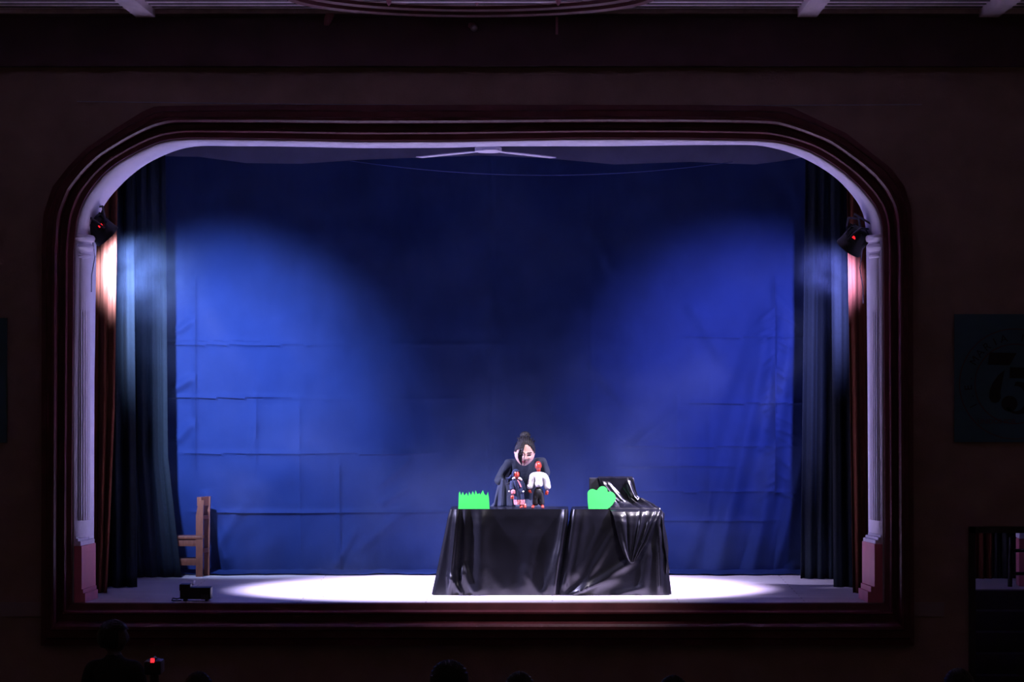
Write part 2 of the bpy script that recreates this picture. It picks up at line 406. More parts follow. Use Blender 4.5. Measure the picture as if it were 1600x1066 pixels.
# ------------------------------------------------------------------ engaged columns
def column(side):
    L = side == 'left'
    sg = 1 if L else -1                                # inward direction
    xc = W(113 if L else 1382, 0, 0).x + (0.045 if L else -0.04)
    base = Vector((xc, 0.27, 0))
    root = thing('engaged_column', 'white fluted column left of the stage opening on a dusky pink pedestal' if L else 'white fluted column right of the stage opening on a bright pink pedestal', 'column', base, 'columns of the stage opening')
    rx, ry = (0.070, 0.19) if L else (0.062, 0.19)
    def z(py): return W(0, py, 0.27).z
    # shaft: smooth top, fluted below
    zs = [z(812), z(800), z(650), z(488), z(484), z(440), z(402)]
    fl = lambda a, i: (1 - (0.09 * (0.5 + 0.5 * math.cos(a * 22)) if i <= 3 else 0)) * (1.0 - 0.012 * i)
    bm = lathe(B(), [(1, q) for q in zs], Matrix.Translation((xc, 0.27, 0)), 208, rx, ry, True, fl)
    link_bm('shaft', bm, M['white'], root)
    # capital
    prof = [(1.0, z(404)), (1.12, z(402)), (1.12, z(399)), (1.0, z(397.5)), (1.02, z(394)), (1.30, z(391)), (1.38, z(387)), (1.30, z(384)), (1.12, z(382)), (1.15, z(379)), (1.45, z(377)), (1.55, z(373)), (1.5, z(370)), (1.35, z(368))]
    bm = lathe(B(), prof, Matrix.Translation((xc, 0.27, 0)), 64, rx, ry)
    link_bm('capital', bm, M['white'], root)
    # base: square block then steps
    def wedge(bm, pn, pf, y0, y1, z0, z1, back):
        xn, xf = W(pn, 0, y0).x, W(pf, 0, y1).x
        pts = [Vector((back, y0, z0)), Vector((xn, y0, z0)), Vector((xf, y1, z0)), Vector((back, y1, z0))]
        prism(bm, pts, Vector((0, 0, z1 - z0)))
    back = xc - sg * 0.06
    if L:
        blocks = [(116, 139, 838, 811)]; steps = [(119, 140, 842, 836), (122, 144, 845, 840), (126, 148, 852, 844)]
        ped = [(127.5, 149.5, 943, 851), (130, 151, 943, 918), (133, 153, 943, 924)]
    else:
        blocks = [(1379, 1360, 838, 811)]; steps = [(1376, 1356, 842, 834), (1372, 1352, 844, 838), (1368, 1348.5, 849, 842)]
        ped = [(1366.5, 1347, 943, 848), (1361, 1345, 943, 914), (1356, 1341.5, 943, 922)]
    bm = B()
    for pn, pf, a, b in blocks + steps: wedge(bm, pn, pf, 0.03, 0.47, W(0, a, 0.25).z, W(0, b, 0.25).z, back)
    bmesh.ops.bevel(bm, geom=[e for e in bm.edges], offset=0.005, segments=2, affect='EDGES')
    link_bm('base', bm, M['white'], root)
    bm = B()
    for k, (pn, pf, a, b) in enumerate(ped): wedge(bm, pn, pf, 0.0 + 0.001 * k, 0.485, 0.0, W(0, b, 0.25).z, back)
    o = link_bm('pedestal', bm, M['pink'], root); o['label'] = 'pink painted pedestal'
column('left'); column('right')

# ------------------------------------------------------------------ curtains
def drape(name, label, m, Y, ztop_py, top, bot, folds, amp, group, zbot=0.005, seed=0, cat='curtain', mid=None, flare=1.0, ph=0.0):
    """pleated hanging cloth; top/bot = (left px, right px) at its top and bottom edges"""
    bm = B(); rows = []
    nu, nv = 26 * folds, 40
    ztop = W(0, ztop_py, Y).z
    for j in range(nv + 1):
        v = j / nv; z = ztop + (zbot - ztop) * v
        l = top[0] + (bot[0] - top[0]) * v; r = top[1] + (bot[1] - top[1]) * v
        if mid:
            l = interp([(0, top[0]), (mid[0], mid[1]), (1, bot[0])], v); r = interp([(0, top[1]), (mid[0], mid[2]), (1, bot[1])], v)
        row = []
        for i in range(nu + 1):
            u = i / nu
            a = 2 * PI * folds * u + ph + 0.5 * math.sin(3 * u * PI + seed) + 0.25 * math.sin(4.0 * v + seed + u * 7)
            am = amp * (0.75 + 0.35 * v * flare) * (0.75 + 0.35 * math.sin(seed + u * 9))
            y = Y + am * math.sin(a) + 0.25 * am * math.sin(2.3 * a + seed)
            p = W(l + (r - l) * u, 0, Y); row.append(Vector((p.x + 0.25 * am * math.cos(a), y, z)))
        rows.append(row)
    grid(bm, rows)
    o = link_bm(name, bm, m); solid(o, 0.006)
    return tag(o, label, cat, group)
drape('side_curtain', 'slate curtain leg hanging behind the left column, nearer of the left pair', M['legcloth'], 1.75, 222, (120, 207), (105, 213), 5, 0.055, 'slate curtain legs', seed=1, ph=0.4)
drape('side_curtain', 'slate curtain leg partly covering the wooden chair, farther of the left pair', M['legcloth'], 3.03, 222, (130, 258), (120, 283), 8, 0.04, 'slate curtain legs', seed=2, mid=(0.72, 124, 262))
drape('side_curtain', 'dark slate curtain leg with a bright streak, nearer of the right pair', M['legcloth'], 1.75, 222, (1298, 1420), (1304, 1420), 6, 0.06, 'slate curtain legs', seed=4, ph=2.2)
drape('side_curtain', 'dark slate curtain leg against the backdrop, farther of the right pair', M['legcloth'], 2.85, 222, (1258, 1400), (1250, 1400), 8, 0.05, 'slate curtain legs', seed=5)
drape('front_curtain', 'rust red curtain edge lit by the lamp on the left column', M['velvet'], 1.05, 222, (140, 184), (140, 166), 3, 0.03, 'rust red front curtains', seed=3, mid=(0.6, 140, 178))
drape('front_curtain', 'rust red curtain edge below the lamp on the right column', M['velvet'], 1.05, 222, (1322, 1368), (1332, 1368), 3, 0.03, 'rust red front curtains', seed=6, mid=(0.6, 1328, 1368))

# blue backdrop with crease folds and stitched seams
def backdrop():
    Y0 = 3.50
    topc = [(170, 243), (250, 244), (310, 245), (385, 255), (470, 256), (560, 250), (660, 246), (757, 243), (850, 247), (960, 257), (1080, 253), (1180, 257), (1220, 252), (1260, 245), (1350, 243)]
    hl = [(262, 440, 540, .010), (262, 400, 533, .006), (270, 420, 623, .014), (300, 640, 710, .010), (320, 800, 803, .012), (1080, 1260, 528, .008), (1090, 1260, 631, .010), (985, 1200, 699, .007), (985, 1110, 730, .010), (1000, 1230, 770, .008), (1045, 1180, 815, .008), (480, 760, 540, .003), (440, 700, 625, .003)]
    vl = [(308, 450, 720, .014), (403, 620, 720, .008), (532, 740, 890, .012), (470, 640, 860, .006), (1212, 450, 770, .018), (1060, 620, 740, .005), (770, 250, 900, .004), (925, 300, 700, .004), (600, 700, 830, .004), (1110, 600, 880, .004)]
    dl = [((1210, 470), (1120, 895), 16, .05), ((1236, 520), (1180, 895), 14, .045), ((1185, 500), (1080, 880), 14, .022), ((325, 780), (355, 890), 10, .03), ((1255, 700), (1215, 890), 10, .035),
          ((555, 830), (520, 892), 6, .012), ((1060, 640), (985, 700), 8, .014), ((1075, 470), (1130, 560), 12, .012), ((925, 570), (985, 640), 10, .010), ((755, 430), (800, 640), 14, .008), ((930, 360), (960, 430), 10, .008), ((380, 790), (330, 870), 9, .012), ((640, 790), (560, 860), 8, .010),
          ((640, 720), (590, 760), 6, .010), ((640, 760), (590, 790), 6, .010), ((302, 500), (275, 520), 6, .016), ((302, 590), (270, 610), 7, .018), ((302, 660), (275, 690), 8, .016), ((400, 660), (392, 710), 5, .008)]
    rnd = random.Random(11)
    tiny = [((1212 + rnd.uniform(-1, 1), 460 + 10 * k), (1212 + rnd.choice((-1, 1)) * rnd.uniform(14, 34), 460 + 10 * k + rnd.uniform(8, 22)), 3.0, rnd.uniform(.004, .010)) for k in range(32)]
    dl = dl + tiny
    bm = B(); rows = []
    nu, nv = 400, 260
    for j in range(nv + 1):
        v = j / nv; row = []
        for i in range(nu + 1):
            px = 170 + (1352 - 170) * i / nu
            t = interp(topc, px); py = t + (893 - t) * v
            y = 0.0
            for a, b, q, am in hl:
                if a - 30 < px < b + 60 and abs(py - q) < 18:
                    e = min(1, max(0, (px - a + 30) / 30)) * min(1, max(0, (b + 60 - px) / 60))
                    d = py - q; y += am * e * math.exp(-(d / 5.0) ** 2) * (1 if d < 0 else 0.25)
            for q, a, b, am in vl:
                if a - 30 < py < b + 30 and abs(px - q) < 22:
                    e = min(1, max(0, (py - a + 30) / 30)) * min(1, max(0, (b + 30 - py) / 30))
                    d = px - q; y += am * e * (math.exp(-(d / 6.0) ** 2) * (1 if d < 0 else 0.3))
            for (ax, ay), (bx, by), w, am in dl:
                dx, dy = bx - ax, by - ay; L2 = dx * dx + dy * dy
                s = ((px - ax) * dx + (py - ay) * dy) / L2
                if -0.15 < s < 1.15:
                    d = ((px - ax) * dy - (py - ay) * dx) / math.sqrt(L2)
                    if abs(d) < 3.2 * w: y += am * math.exp(-(d / w) ** 2) * min(1, (s + 0.15) / 0.3) * min(1, max(0, (1.15 - s) / 0.3))
            nz = mnoise.noise(Vector((px * 0.012, py * 0.009, 3.1))) * 0.030 + mnoise.noise(Vector((px * 0.035, py * 0.028, 8.1))) * 0.010 + mnoise.noise(Vector((px * 0.09, py * 0.035, 1.7))) * 0.003
            low = max(0, (v - 0.72) / 0.28)
            nz += low * low * 0.05 * mnoise.noise(Vector((px * 0.03, 0.0, 5.5)))
            row.append(Vector((W(px, 0, Y0).x, Y0 - 2.3 * y + nz + 0.20 * low ** 1.5, W(0, py, Y0).z)))
        rows.append(row)
    # hem spilling a little onto the floor
    last = rows[-1]
    for k in range(1, 7):
        f = k / 6
        rows.append([Vector((p.x, p.y - 0.36 * f - 0.06 * f * mnoise.noise(Vector((p.x * 2.2, 0, 2.0))), max(0.006, p.z * (1 - f) ** 1.5 + 0.012 + 0.02 * abs(mnoise.noise(Vector((p.x * 5, f * 2, 0))))))) for p in last])
    grid(bm, rows)
    o = link_bm('backdrop_curtain', bm, M['backdrop'])
    return tag(o, 'large blue cloth backdrop with crease lines hanging at the back of the stage', 'backdrop')
backdrop()

# cords
def cord(name, pts, r, m, label, cat):
    o = link_bm(name, tube(B(), pts, r, 6), m); return tag(o, label, cat)
cord('cord', [W(545 + 600 * t, 251 + 2 * t + 88 * t * (1 - t), 3.30) for t in [i / 40 for i in range(41)]], 0.003, M['bluewire'], 'thin blue cord sagging across the top of the backdrop', 'cord')
cord('cable', [W(120 + 1320 * t, 158.5 + 5 * t + 4 * math.sin(PI * t), -0.02) for t in [i / 60 for i in range(61)]], 0.005, M['wire'], 'thin pale cable stretched on the wall just above the stage frame', 'cable')

# ================================================================== STAGE LAMPS
def par_lamp(loc, aim, cfg, label, sg):
    root = thing('stage_lamp', label, 'lamp', loc, 'stage lamps on the columns')
    # the can is turned so that it looks down and into the stage
    d = (cfg['core'][0] - loc).normalized(); da = (aim - loc).normalized()
    A = axis_matrix(loc, d)
    bm = lathe(B(), [(0.02, -0.125), (0.075, -0.12), (0.095, -0.10), (0.105, -0.06), (0.112, 0.02), (0.118, 0.06), (0.122, 0.065), (0.122, 0.085), (0.108, 0.085), (0.100, 0.055), (0.02, 0.05)], A, 40)
    for k in range(10):                                # cooling ribs around the back
        a = 2 * PI * k / 10
        t = bmesh.new(); bmesh.ops.create_cube(t, size=1)
        merge(bm, t, A @ Matrix.Rotation(a, 4, 'Z') @ Matrix.Translation((0.098, 0, -0.07)) @ Matrix.Diagonal((0.03, 0.008, 0.09, 1)))
    link_bm('can', bm, M['black'], root)
    bm = lathe(B(), [(0.0001, 0.058), (0.05, 0.060), (0.097, 0.056)], A, 32)
    link_bm('lens', bm, M['lens'], root)
    # double yoke
    u = d.cross(Vector((0, 0, 1))).normalized(); w = u.cross(d).normalized()
    out = Vector((-sg, 0, 0))
    for nm, tilt in (('yoke', 0.13), ('yoke', -0.02)):
        e = (-d * 0.155 + w * tilt)
        pts = [loc + u * 0.128, loc + u * 0.130 + e * 0.6, loc + u * 0.10 + e, loc - u * 0.10 + e, loc - u * 0.130 + e * 0.6, loc - u * 0.128]
        link_bm(nm, tube(B(), pts, 0.010, 8), M['metal'], root)
    for s in (1, -1):
        link_bm('knob', tube(B(), [loc + u * s * 0.112, loc + u * s * 0.150], 0.016, 10), M['black'], root)
    hook = Vector((W(124 if sg > 0 else 1374, 0, 0.30).x, 0.30, loc.z + 0.10))
    link_bm('bracket', tube(B(), [loc - d * 0.155 + w * 0.13, loc - d * 0.19 + w * 0.15, hook + Vector((sg * 0.03, 0, 0.02)), hook], 0.009, 8), M['metal'], root)
    link_bm('bracket', tube(B(), [loc - d * 0.155 - w * 0.02, hook + Vector((sg * 0.02, 0, -0.20)), hook + Vector((0, 0, -0.22))], 0.008, 8), M['metal'], root)
    # display on the side facing the hall
    nrm = Vector((0, -1, 0)); c = loc + nrm * 0.107 - d * 0.015 + w * 0.030
    R = Matrix((( -d.x, 0, w.x, 0), (-d.y, -1, w.y, 0), (-d.z, 0, w.z, 0), (0, 0, 0, 1)))
    dd = Vector((d.x, 0, d.z)).normalized(); ww = Vector((-dd.z, 0, dd.x)) * (1 if sg > 0 else -1)
    def plate(bm, cx, cw, hx, hw, y0, y1):
        pts = [c + dd * (cx + a * hx) + ww * (cw + b * hw) for a, b in ((-1, -1), (1, -1), (1, 1), (-1, 1))]
        pts = [Vector((p.x, y0, p.z)) for p in pts]; prism(bm, pts, Vector((0, y1 - y0, 0)))
    yb = loc.y - 0.115
    dp = link_bm('display', (lambda b: (plate(b, 0, 0, 0.030, 0.045, yb, yb + 0.03), b)[1])(B()), M['black'], root)
    bm = B()
    for k in (-1, 0, 1):                               # red figures
        for a in (-0.006, 0.006): plate(bm, a, k * 0.013, 0.0018, 0.0056, yb - 0.003, yb)
        for a in (-1, 0, 1): plate(bm, a * 0.008, k * 0.013, 0.0018, 0.0052, yb - 0.003, yb)
    dg_ = link_bm('digits', bm, M['led'], dp); dg_['label'] = 'glowing red digits'
    # power cable running down along the column
    link_bm('power_cable', tube(B(), [loc - d * 0.12 - w * 0.03, loc + Vector((-sg * 0.06, -0.05, -0.16)), loc + Vector((-sg * 0.05, -0.03, -0.24)), loc + Vector((-sg * 0.075, -0.05, -0.40)), loc + Vector((-sg * 0.078, -0.05, -0.55))], 0.005, 6), M['wire'], root)
    # the lamp's own light
    s = spot('lamp_beam', (0, 0, 0), (0, 0, -1), cfg['power'], cfg['angle'], cfg['blend'], cfg['color'], 0.07)
    s.parent = root; s.location = d * 0.12; s.rotation_euler = da.to_track_quat('-Z', 'Y').to_euler()
    tgt, pw, an_, cl = cfg['core']
    e = (tgt - loc).normalized()
    s = spot('lamp_core', (0, 0, 0), (0, 0, -1), pw, an_, 0.9, cl, 0.07)
    s.parent = root; s.location = d * 0.12; s.rotation_euler = e.to_track_quat('-Z', 'Y').to_euler()
    return root
par_lamp(LAMP_L, AIM_L, SPOT_L, 'black stage lamp with red digits mounted on the left column', 1)
par_lamp(LAMP_R, AIM_R, SPOT_R, 'black stage lamp with red digits mounted on the right column', -1)

# ceiling fan
def fan():
    Y = 2.0; c = W(763, 234, Y); c.z = W(0, 234, Y).z
    root = thing('ceiling_fan', 'white ceiling fan hanging under the stage ceiling', 'fan', (c.x, Y, 4.36))
    x0, x1 = W(741, 0, Y).x, W(784, 0, Y).x
    bm = lathe(B(), [(0.02, c.z - 0.030), (0.09, c.z - 0.028), (0.125, c.z - 0.015), (0.125, c.z + 0.018), (0.10, c.z + 0.03)], Matrix.Translation((c.x, Y, 0)), 32)
    link_bm('motor_housing', bm, M['white'], root)
    for px in (748, 775):
        x = W(px, 0, Y).x; link_bm('rod', tube(B(), [(x, Y, c.z + 0.02), (x, Y, 4.36)], 0.010, 8), M['white'], root)
    for (tx, ty, yy) in ((655, 246.5, 2.35), (864, 247, 2.35), (770, 234, 1.2)):
        p = W(tx, ty, yy); b0 = Vector((c.x, Y, c.z - 0.01)); b0 = b0 + (p - b0).normalized() * 0.10
        d = (p - b0); s = Vector((-d.y, d.x, 0)).normalized()
        bm = B(); pts = []
        prism(bm, [b0 + s * 0.035, b0 - s * 0.035, b0 + d * 0.3 - s * 0.065, p - s * 0.06, p + s * 0.06, b0 + d * 0.3 + s * 0.065], Vector((0, 0, 0.008)))
        link_bm('blade', bm, M['white'], root)
fan()

# round stepped ring and small fittings at the hall ceiling
def ceiling_ring():
    R0 = 1.52; c = W(735, 0, -1.9); cy = -1.9
    zc = W(0, 29, cy + R0).z + 0.02
    root = thing('ceiling_ring', 'round stepped wine-red ring under the hall ceiling above the stage', 'ceiling ornament', (c.x, cy, zf1))
    for k in range(4):
        r = R0 - 0.075 * k; z = zc + 0.040 * k
        prof = [(r - 0.06, z + 0.035), (r - 0.055, z + 0.004), (r - 0.02, z - 0.012), (r, z), (r + 0.006, z + 0.028), (r, z + 0.035)]
        bm = lathe(B(), prof, Matrix.Translation((c.x, cy, 0)), 120, cap=False)
        link_bm('hoop', bm, M['wine'], root)
    for px in (610, 745, 872):
        x = W(px, 0, -0.7).x; y = cy + math.sqrt(max(0.01, (R0 - 0.34) ** 2 - (x - c.x) ** 2)); z = W(0, 9, y).z
        bm = lathe(B(), [(0.003, z), (0.012, z + 0.01), (0.022, z + 0.035), (0.030, z + 0.07), (0.020, z + 0.12), (0.018, zf1 + 0.02)], Matrix.Translation((x, y, 0)), 12)
        link_bm('finial', bm, M['ribbon'], root)
ceiling_ring()
def ribbon():
    bm = B(); rows = []
    for j in range(9):
        t = j / 8; px = interp([(0, 512), (0.4, 516), (1, 510)], t); py = 8 + 32 * t; w = 2 + 5 * math.sin(PI * min(1, t * 0.9))
        rows.append([W(px - w, py, -0.17), W(px, py, -0.185), W(px + w, py, -0.165)])
    grid(bm, rows); o = link_bm('ribbon', bm, M['ribbon']); solid(o, 0.004)
    tag(o, 'dusty pink ribbon end hanging over the dark frieze', 'ribbon')
ribbon()
def small_lamp():
    p = W(740, 43, -0.20); root = thing('bulb_holder', 'small bulb in a holder fixed on the frieze above the stage centre', 'lamp', (p.x, -0.10, p.z))
    link_bm('arm', tube(B(), [(p.x, -0.10, p.z + 0.03), (p.x - 0.03, -0.16, p.z + 0.03), (p.x - 0.03, -0.20, p.z + 0.01)], 0.018, 10), M['ribbon'], root)
    bm = B(); ball(bm, p + Vector((0.005, 0, -0.005)), 0.035, (1, 1, 0.9)); link_bm('bulb', bm, M['steel'], root)
small_lamp()
bm = B(); a, b = W(868, 24, -0.10), W(872, 54, -0.10); box(bm, a.x, b.x, -0.118, -0.098, b.z, a.z, 0.004)
tag(link_bm('conduit', bm, M['ribbon']), 'short vertical conduit on the frieze right of the small bulb', 'conduit')

# ================================================================== FURNITURE AND PROPS
def seg_ridge(px, py, segs):
    y = 0
    for (ax, ay), (bx, by), w, am in segs:
        dx, dy = bx - ax, by - ay; L2 = dx * dx + dy * dy; s = ((px - ax) * dx + (py - ay) * dy) / L2
        if -0.2 < s < 1.2:
            d = ((px - ax) * dy - (py - ay) * dx) / math.sqrt(L2)
            if abs(d) < 3.2 * w: y += am * math.exp(-(d / w) ** 2) * min(1, max(0, (s + 0.2) / 0.3)) * min(1, max(0, (1.2 - s) / 0.3))
    return y
def tablecloth(label, tl, tr, bl, br, Y0, dep, ridges, seed):
    zt = W(0, 797, Y0).z
    x0, x1 = W(tl, 0, Y0).x, W(tr, 0, Y0).x; b0, b1 = W(bl, 0, Y0).x, W(br, 0, Y0).x
    r = 0.025; y1 = Y0 + dep
    per = []
    def arc(cx, cy, a0, a1, n=14):
        for k in range(n): 
            a = a0 + (a1 - a0) * k / (n - 1); per.append((cx + r * math.cos(a), cy + r * math.sin(a), math.cos(a), math.sin(a)))
    def line(p, q, n, nx, ny):
        for k in range(1, n): per.append((p[0] + (q[0] - p[0]) * k / n, p[1] + (q[1] - p[1]) * k / n, nx, ny))
    arc(x0 + r, y1 - r, PI / 2, PI)
    line((x0, y1 - r), (x0, Y0 + r), 40, -1, 0)
    arc(x0 + r, Y0 + r, PI, 1.5 * PI)
    line((x0 + r, Y0), (x1 - r, Y0), 170, 0, -1)
    arc(x1 - r, Y0 + r, 1.5 * PI, 2 * PI)
    line((x1, Y0 + r), (x1, y1 - r), 40, 1, 0)
    arc(x1 - r, y1 - r, 0, PI / 2)
    line((x1 - r, y1), (x0 + r, y1), 60, 0, 1)
    n = len(per); nv = 44
    bm = B(); rings = []
    # top surface, slightly uneven
    cx, cy = (x0 + x1) / 2, (Y0 + y1) / 2
    for t in (0.0, 0.35, 0.7, 0.93, 0.985):
        rings.append([bm.verts.new((cx + (p[0] - cx) * max(t, 0.001), cy + (p[1] - cy) * max(t, 0.001), zt + 0.004 + 0.002 * mnoise.noise(Vector((p[0] * 5 * t, p[1] * 5 * t, seed))))) for p in per])
    for j in range(nv + 1):
        v = j / nv; z = zt * (1 - v) + 0.006; ring = []
        rd = 0.008 * (1 - max(0, 1 - v * 12)) 
        for k, (x, y, nx, ny) in enumerate(per):
            u = (x - x0) / (x1 - x0)
            # widening to the bottom edge
            wx = (b0 - x0) * (1 - u) + (b1 - x1) * u
            ex = wx * v ** 1.05
            ey = 0.0
            s = k * 0.09
            if ny < -0.5:                              # front
                px, py = CX + (x + ex) * F / (D + Y0), CY - (z - CZ) * F / (D + Y0)
                ey = -0.020 * v - seg_ridge(px, py, ridges) - 0.008 * v * mnoise.noise(Vector((px * 0.03, py * 0.012, seed)))
                ex += 0.006 * v * mnoise.noise(Vector((px * 0.04, py * 0.01, seed + 3)))
            elif abs(nx) > 0.5:
                ex += nx * v * 0.035 * (math.sin(y * 28 + seed) + 0.5 * math.sin(y * 51 + 1.3 * seed)) * (0.4 if nx * (br - tr if nx > 0 else tl - bl) < 5 else 1) * 0.5
                if y < cy: ey = -0.02 * v
            else:
                ey = 0.03 * v * math.sin(x * 21 + seed)
            floor_w = 0.0
            ring.append(bm.verts.new((x + nx * rd + ex, y + ny * rd + ey, z if v < 1 else 0.006)))
        rings.append(ring)
    bm.faces.new(rings[0])
    for a, b in zip(rings, rings[1:]):
        for k in range(n): bm.faces.new((a[k], a[(k + 1) % n], b[(k + 1) % n], b[k]))
    bmesh.ops.recalc_face_normals(bm, faces=bm.faces)
    o = link_bm('satin_tablecloth', bm, M['satin'])
    return tag(o, label, 'tablecloth', 'black satin tablecloths')
TZ = W(0, 797, 0.86).z
tablecloth('black satin cloth to the floor on the left table, under the jagged green grass', 703, 888, 677, 874, 0.86, 0.52,
           [((714, 805), (703, 925), 5, .045), ((728, 800), (722, 925), 5, .026), ((752, 806), (750, 935), 12, .046), ((724, 890), (742, 930), 8, .03), ((703, 900), (722, 930), 5, .03), ((884, 800), (864, 928), 6, .045), ((836, 830), (818, 925), 10, .014), ((760, 880), (790, 925), 12, .010), ((872, 860), (850, 930), 6, .02), ((820, 890), (845, 930), 8, .012)], 1.0)
tablecloth('black satin cloth to the floor on the right table, under the draped box', 894, 1032, 872, 1045, 0.845, 0.52,
           [((900, 802), (880, 925), 6, .035), ((912, 810), (898, 890), 7, .018), ((946, 815), (895, 905), 11, .022), ((960, 830), (905, 925), 8, .022), ((985, 878), (900, 928), 7, .028), ((960, 905), (885, 930), 6, .02), ((1014, 860), (1003, 925), 8, .028), ((1030, 830), (1032, 925), 4, .03), ((1000, 920), (960, 930), 5, .015)], 2.0)

# black box on the right table and the satin thrown over it
def props_box():
    a, b = W(921, 748, 1.02), W(991, 800, 1.02)
    bm = B(); box(bm, a.x, b.x, 1.02, 1.26, TZ + 0.006, a.z, 0.008)
    o = link_bm('prop_box', bm, M['black']); tag(o, 'plain black box standing on the right table behind the green bush', 'box')
props_box()
def throw():
    zt = W(0, 746, 1.0).z
    # rows of the thrown cloth: (left px, right px, py, Y, fold amplitude)
    R = [(936, 986, 746.0, 1.24, .002), (935, 987, 745.0, 1.10, .003), (934, 988, 745.2, 1.03, .005), (934.5, 989, 748, 1.005, .008), (938, 992, 758, 1.0, .020), (944, 994, 768, 0.99, .026), (950, 997, 777, 0.98, .028), (954, 1003, 784, 0.965, .024),
         (954, 1016, 789, 0.94, .014), (951, 1027, 793, 0.90, .008), (952, 1032, 796, 0.855, .003), (955, 1031, 799, 0.812, .002), (958, 1029, 806, 0.790, .006), (961, 1024, 818, 0.775, .014), (964, 1018, 832, 0.770, .016), (968, 1011, 848, 0.766, .016), (973, 1002, 862, 0.763, .012), (980, 994, 874, 0.762, .006), (985, 990, 880, 0.762, .002)]
    rows = []; nu = 90
    fine = []
    for j in range(len(R) - 1):
        for k in range(4):
            t = k / 4; fine.append(tuple(R[j][q] + (R[j + 1][q] - R[j][q]) * t for q in range(5)))
    fine.append(R[-1])
    for j, (l, r, py, Y, am) in enumerate(fine):
        row = []
        for i in range(nu + 1):
            u = i / nu; px = l + (r - l) * u
            a = 2 * PI * (2.1 * u - 0.018 * min(j, 30)) + 0.9 * math.sin(5 * u + 0.05 * j)
            d = am * (math.sin(a) + 0.35 * math.sin(2.3 * a + 1))
            p = W(px, py + 1.5 * math.sin(a * 0.5) * (am > .01), Y)
            if 755 < py < 797:                          # keep the cloth above the table top
                p.z = max(p.z, TZ + 0.014)
                p.y = min(p.y - d, 1.0) if py < 783 else p.y
                if py >= 783: p.z += abs(d) * 1.2
            elif py >= 797: p.y -= abs(d)
            else: p.z += abs(d) * 0.5
            row.append(p)
        rows.append(row)
    bm = B(); grid(bm, rows); o = link_bm('satin_throw', bm, M['satin']); solid(o, 0.004)
    tag(o, 'black satin throw falling from the black box over the front of the right table', 'cloth')
throw()
def scarf():
    rows = []
    pts = [((1026, 792), (1034, 798), 1.10), ((1030, 795), (1037, 803), 0.98), ((1033, 800), (1036, 812), 0.90), ((1035, 815), (1038, 826), 0.86), ((1037, 832), (1042, 846), 0.85), ((1039, 850), (1045, 860), 0.85), ((1040, 862), (1043, 872), 0.85), ((1041, 878), (1045, 890), 0.85), ((1040, 896), (1043, 900), 0.85)]
    bm = B(); rows = []
    for j, ((ax, ay), (bx, by), Y) in enumerate(pts):
        off = 0.012 * (j % 2)
        l, r = W(ax, ay, Y - 0.03 - off), W(bx, by, Y + 0.10); rows.append([l.lerp(r, t / 6) + Vector((0.010 * math.sin(t * 2.1 + j), 0, 0.0)) for t in range(7)])
    grid(bm, rows); o = link_bm('ragged_cloth', bm, M['satin']); solid(o, 0.004)
    tag(o, 'ragged black cloth strip hanging down the right end of the right table', 'cloth')
scarf()

# green card cut-outs
def cutout(name, pts, Y, label):
    bm = B(); prism(bm, [W(x, y, Y) for x, y in pts], Vector((0, 0.006, 0)))
    zmin = min(v.co.z for v in bm.verts); bmesh.ops.translate(bm, verts=bm.verts, vec=(0, 0, TZ + 0.007 - zmin))
    root = thing(name, label, 'cutout', (W(pts[0][0], 0, Y).x, Y, TZ + 0.006), 'green card cutouts')
    link_bm('card', bm, M['green'], root, smooth=False)
    xs = [p[0] for p in pts]; x = W((min(xs) + max(xs)) / 2, 0, Y).x
    bm = B(); prism(bm, [Vector((x - 0.02, Y + 0.006, TZ + 0.007)), Vector((x - 0.02, Y + 0.09, TZ + 0.007)), Vector((x - 0.02, Y + 0.006, TZ + 0.11))], Vector((0.04, 0, 0)))
    link_bm('stand', bm, M['paper'], root, smooth=False)
grass = [(716, 797), (717, 772), (718.5, 769.5), (720.5, 776), (723, 770), (725.5, 776), (729, 771.5), (731.5, 777), (733, 770), (736, 775.5), (738.5, 769), (741.5, 775), (743, 768), (746, 774), (749, 772), (750.5, 774.5), (754.5, 767.5), (757, 774), (760, 776), (762.5, 770), (764, 780), (765, 797)]
cutout('grass_cutout', grass, 0.885, 'bright green card cut as jagged grass on the left table')
def lobes(cs):
    out = []
    for cx, cy, r, a0, a1, n in cs:
        for k in range(n):
            a = math.radians(a0 + (a1 - a0) * k / (n - 1)); out.append((cx + r * math.cos(a), cy - r * math.sin(a)))
    return out
bush = [(949, 797), (919.5, 797), (918.3, 785), (918.2, 777)] + lobes([(925.5, 773.5, 7.6, 175, 60, 9)]) + [(932.5, 768)] + lobes([(941.5, 769.5, 8.0, 155, 20, 11)]) + [(949.5, 770.5)] + lobes([(952.5, 779.5, 9.6, 100, -40, 12)]) + [(956.5, 791), (951, 796)]
cutout('bush_cutout', bush, 0.885, 'bright green card cut as a rounded bush on the right table')

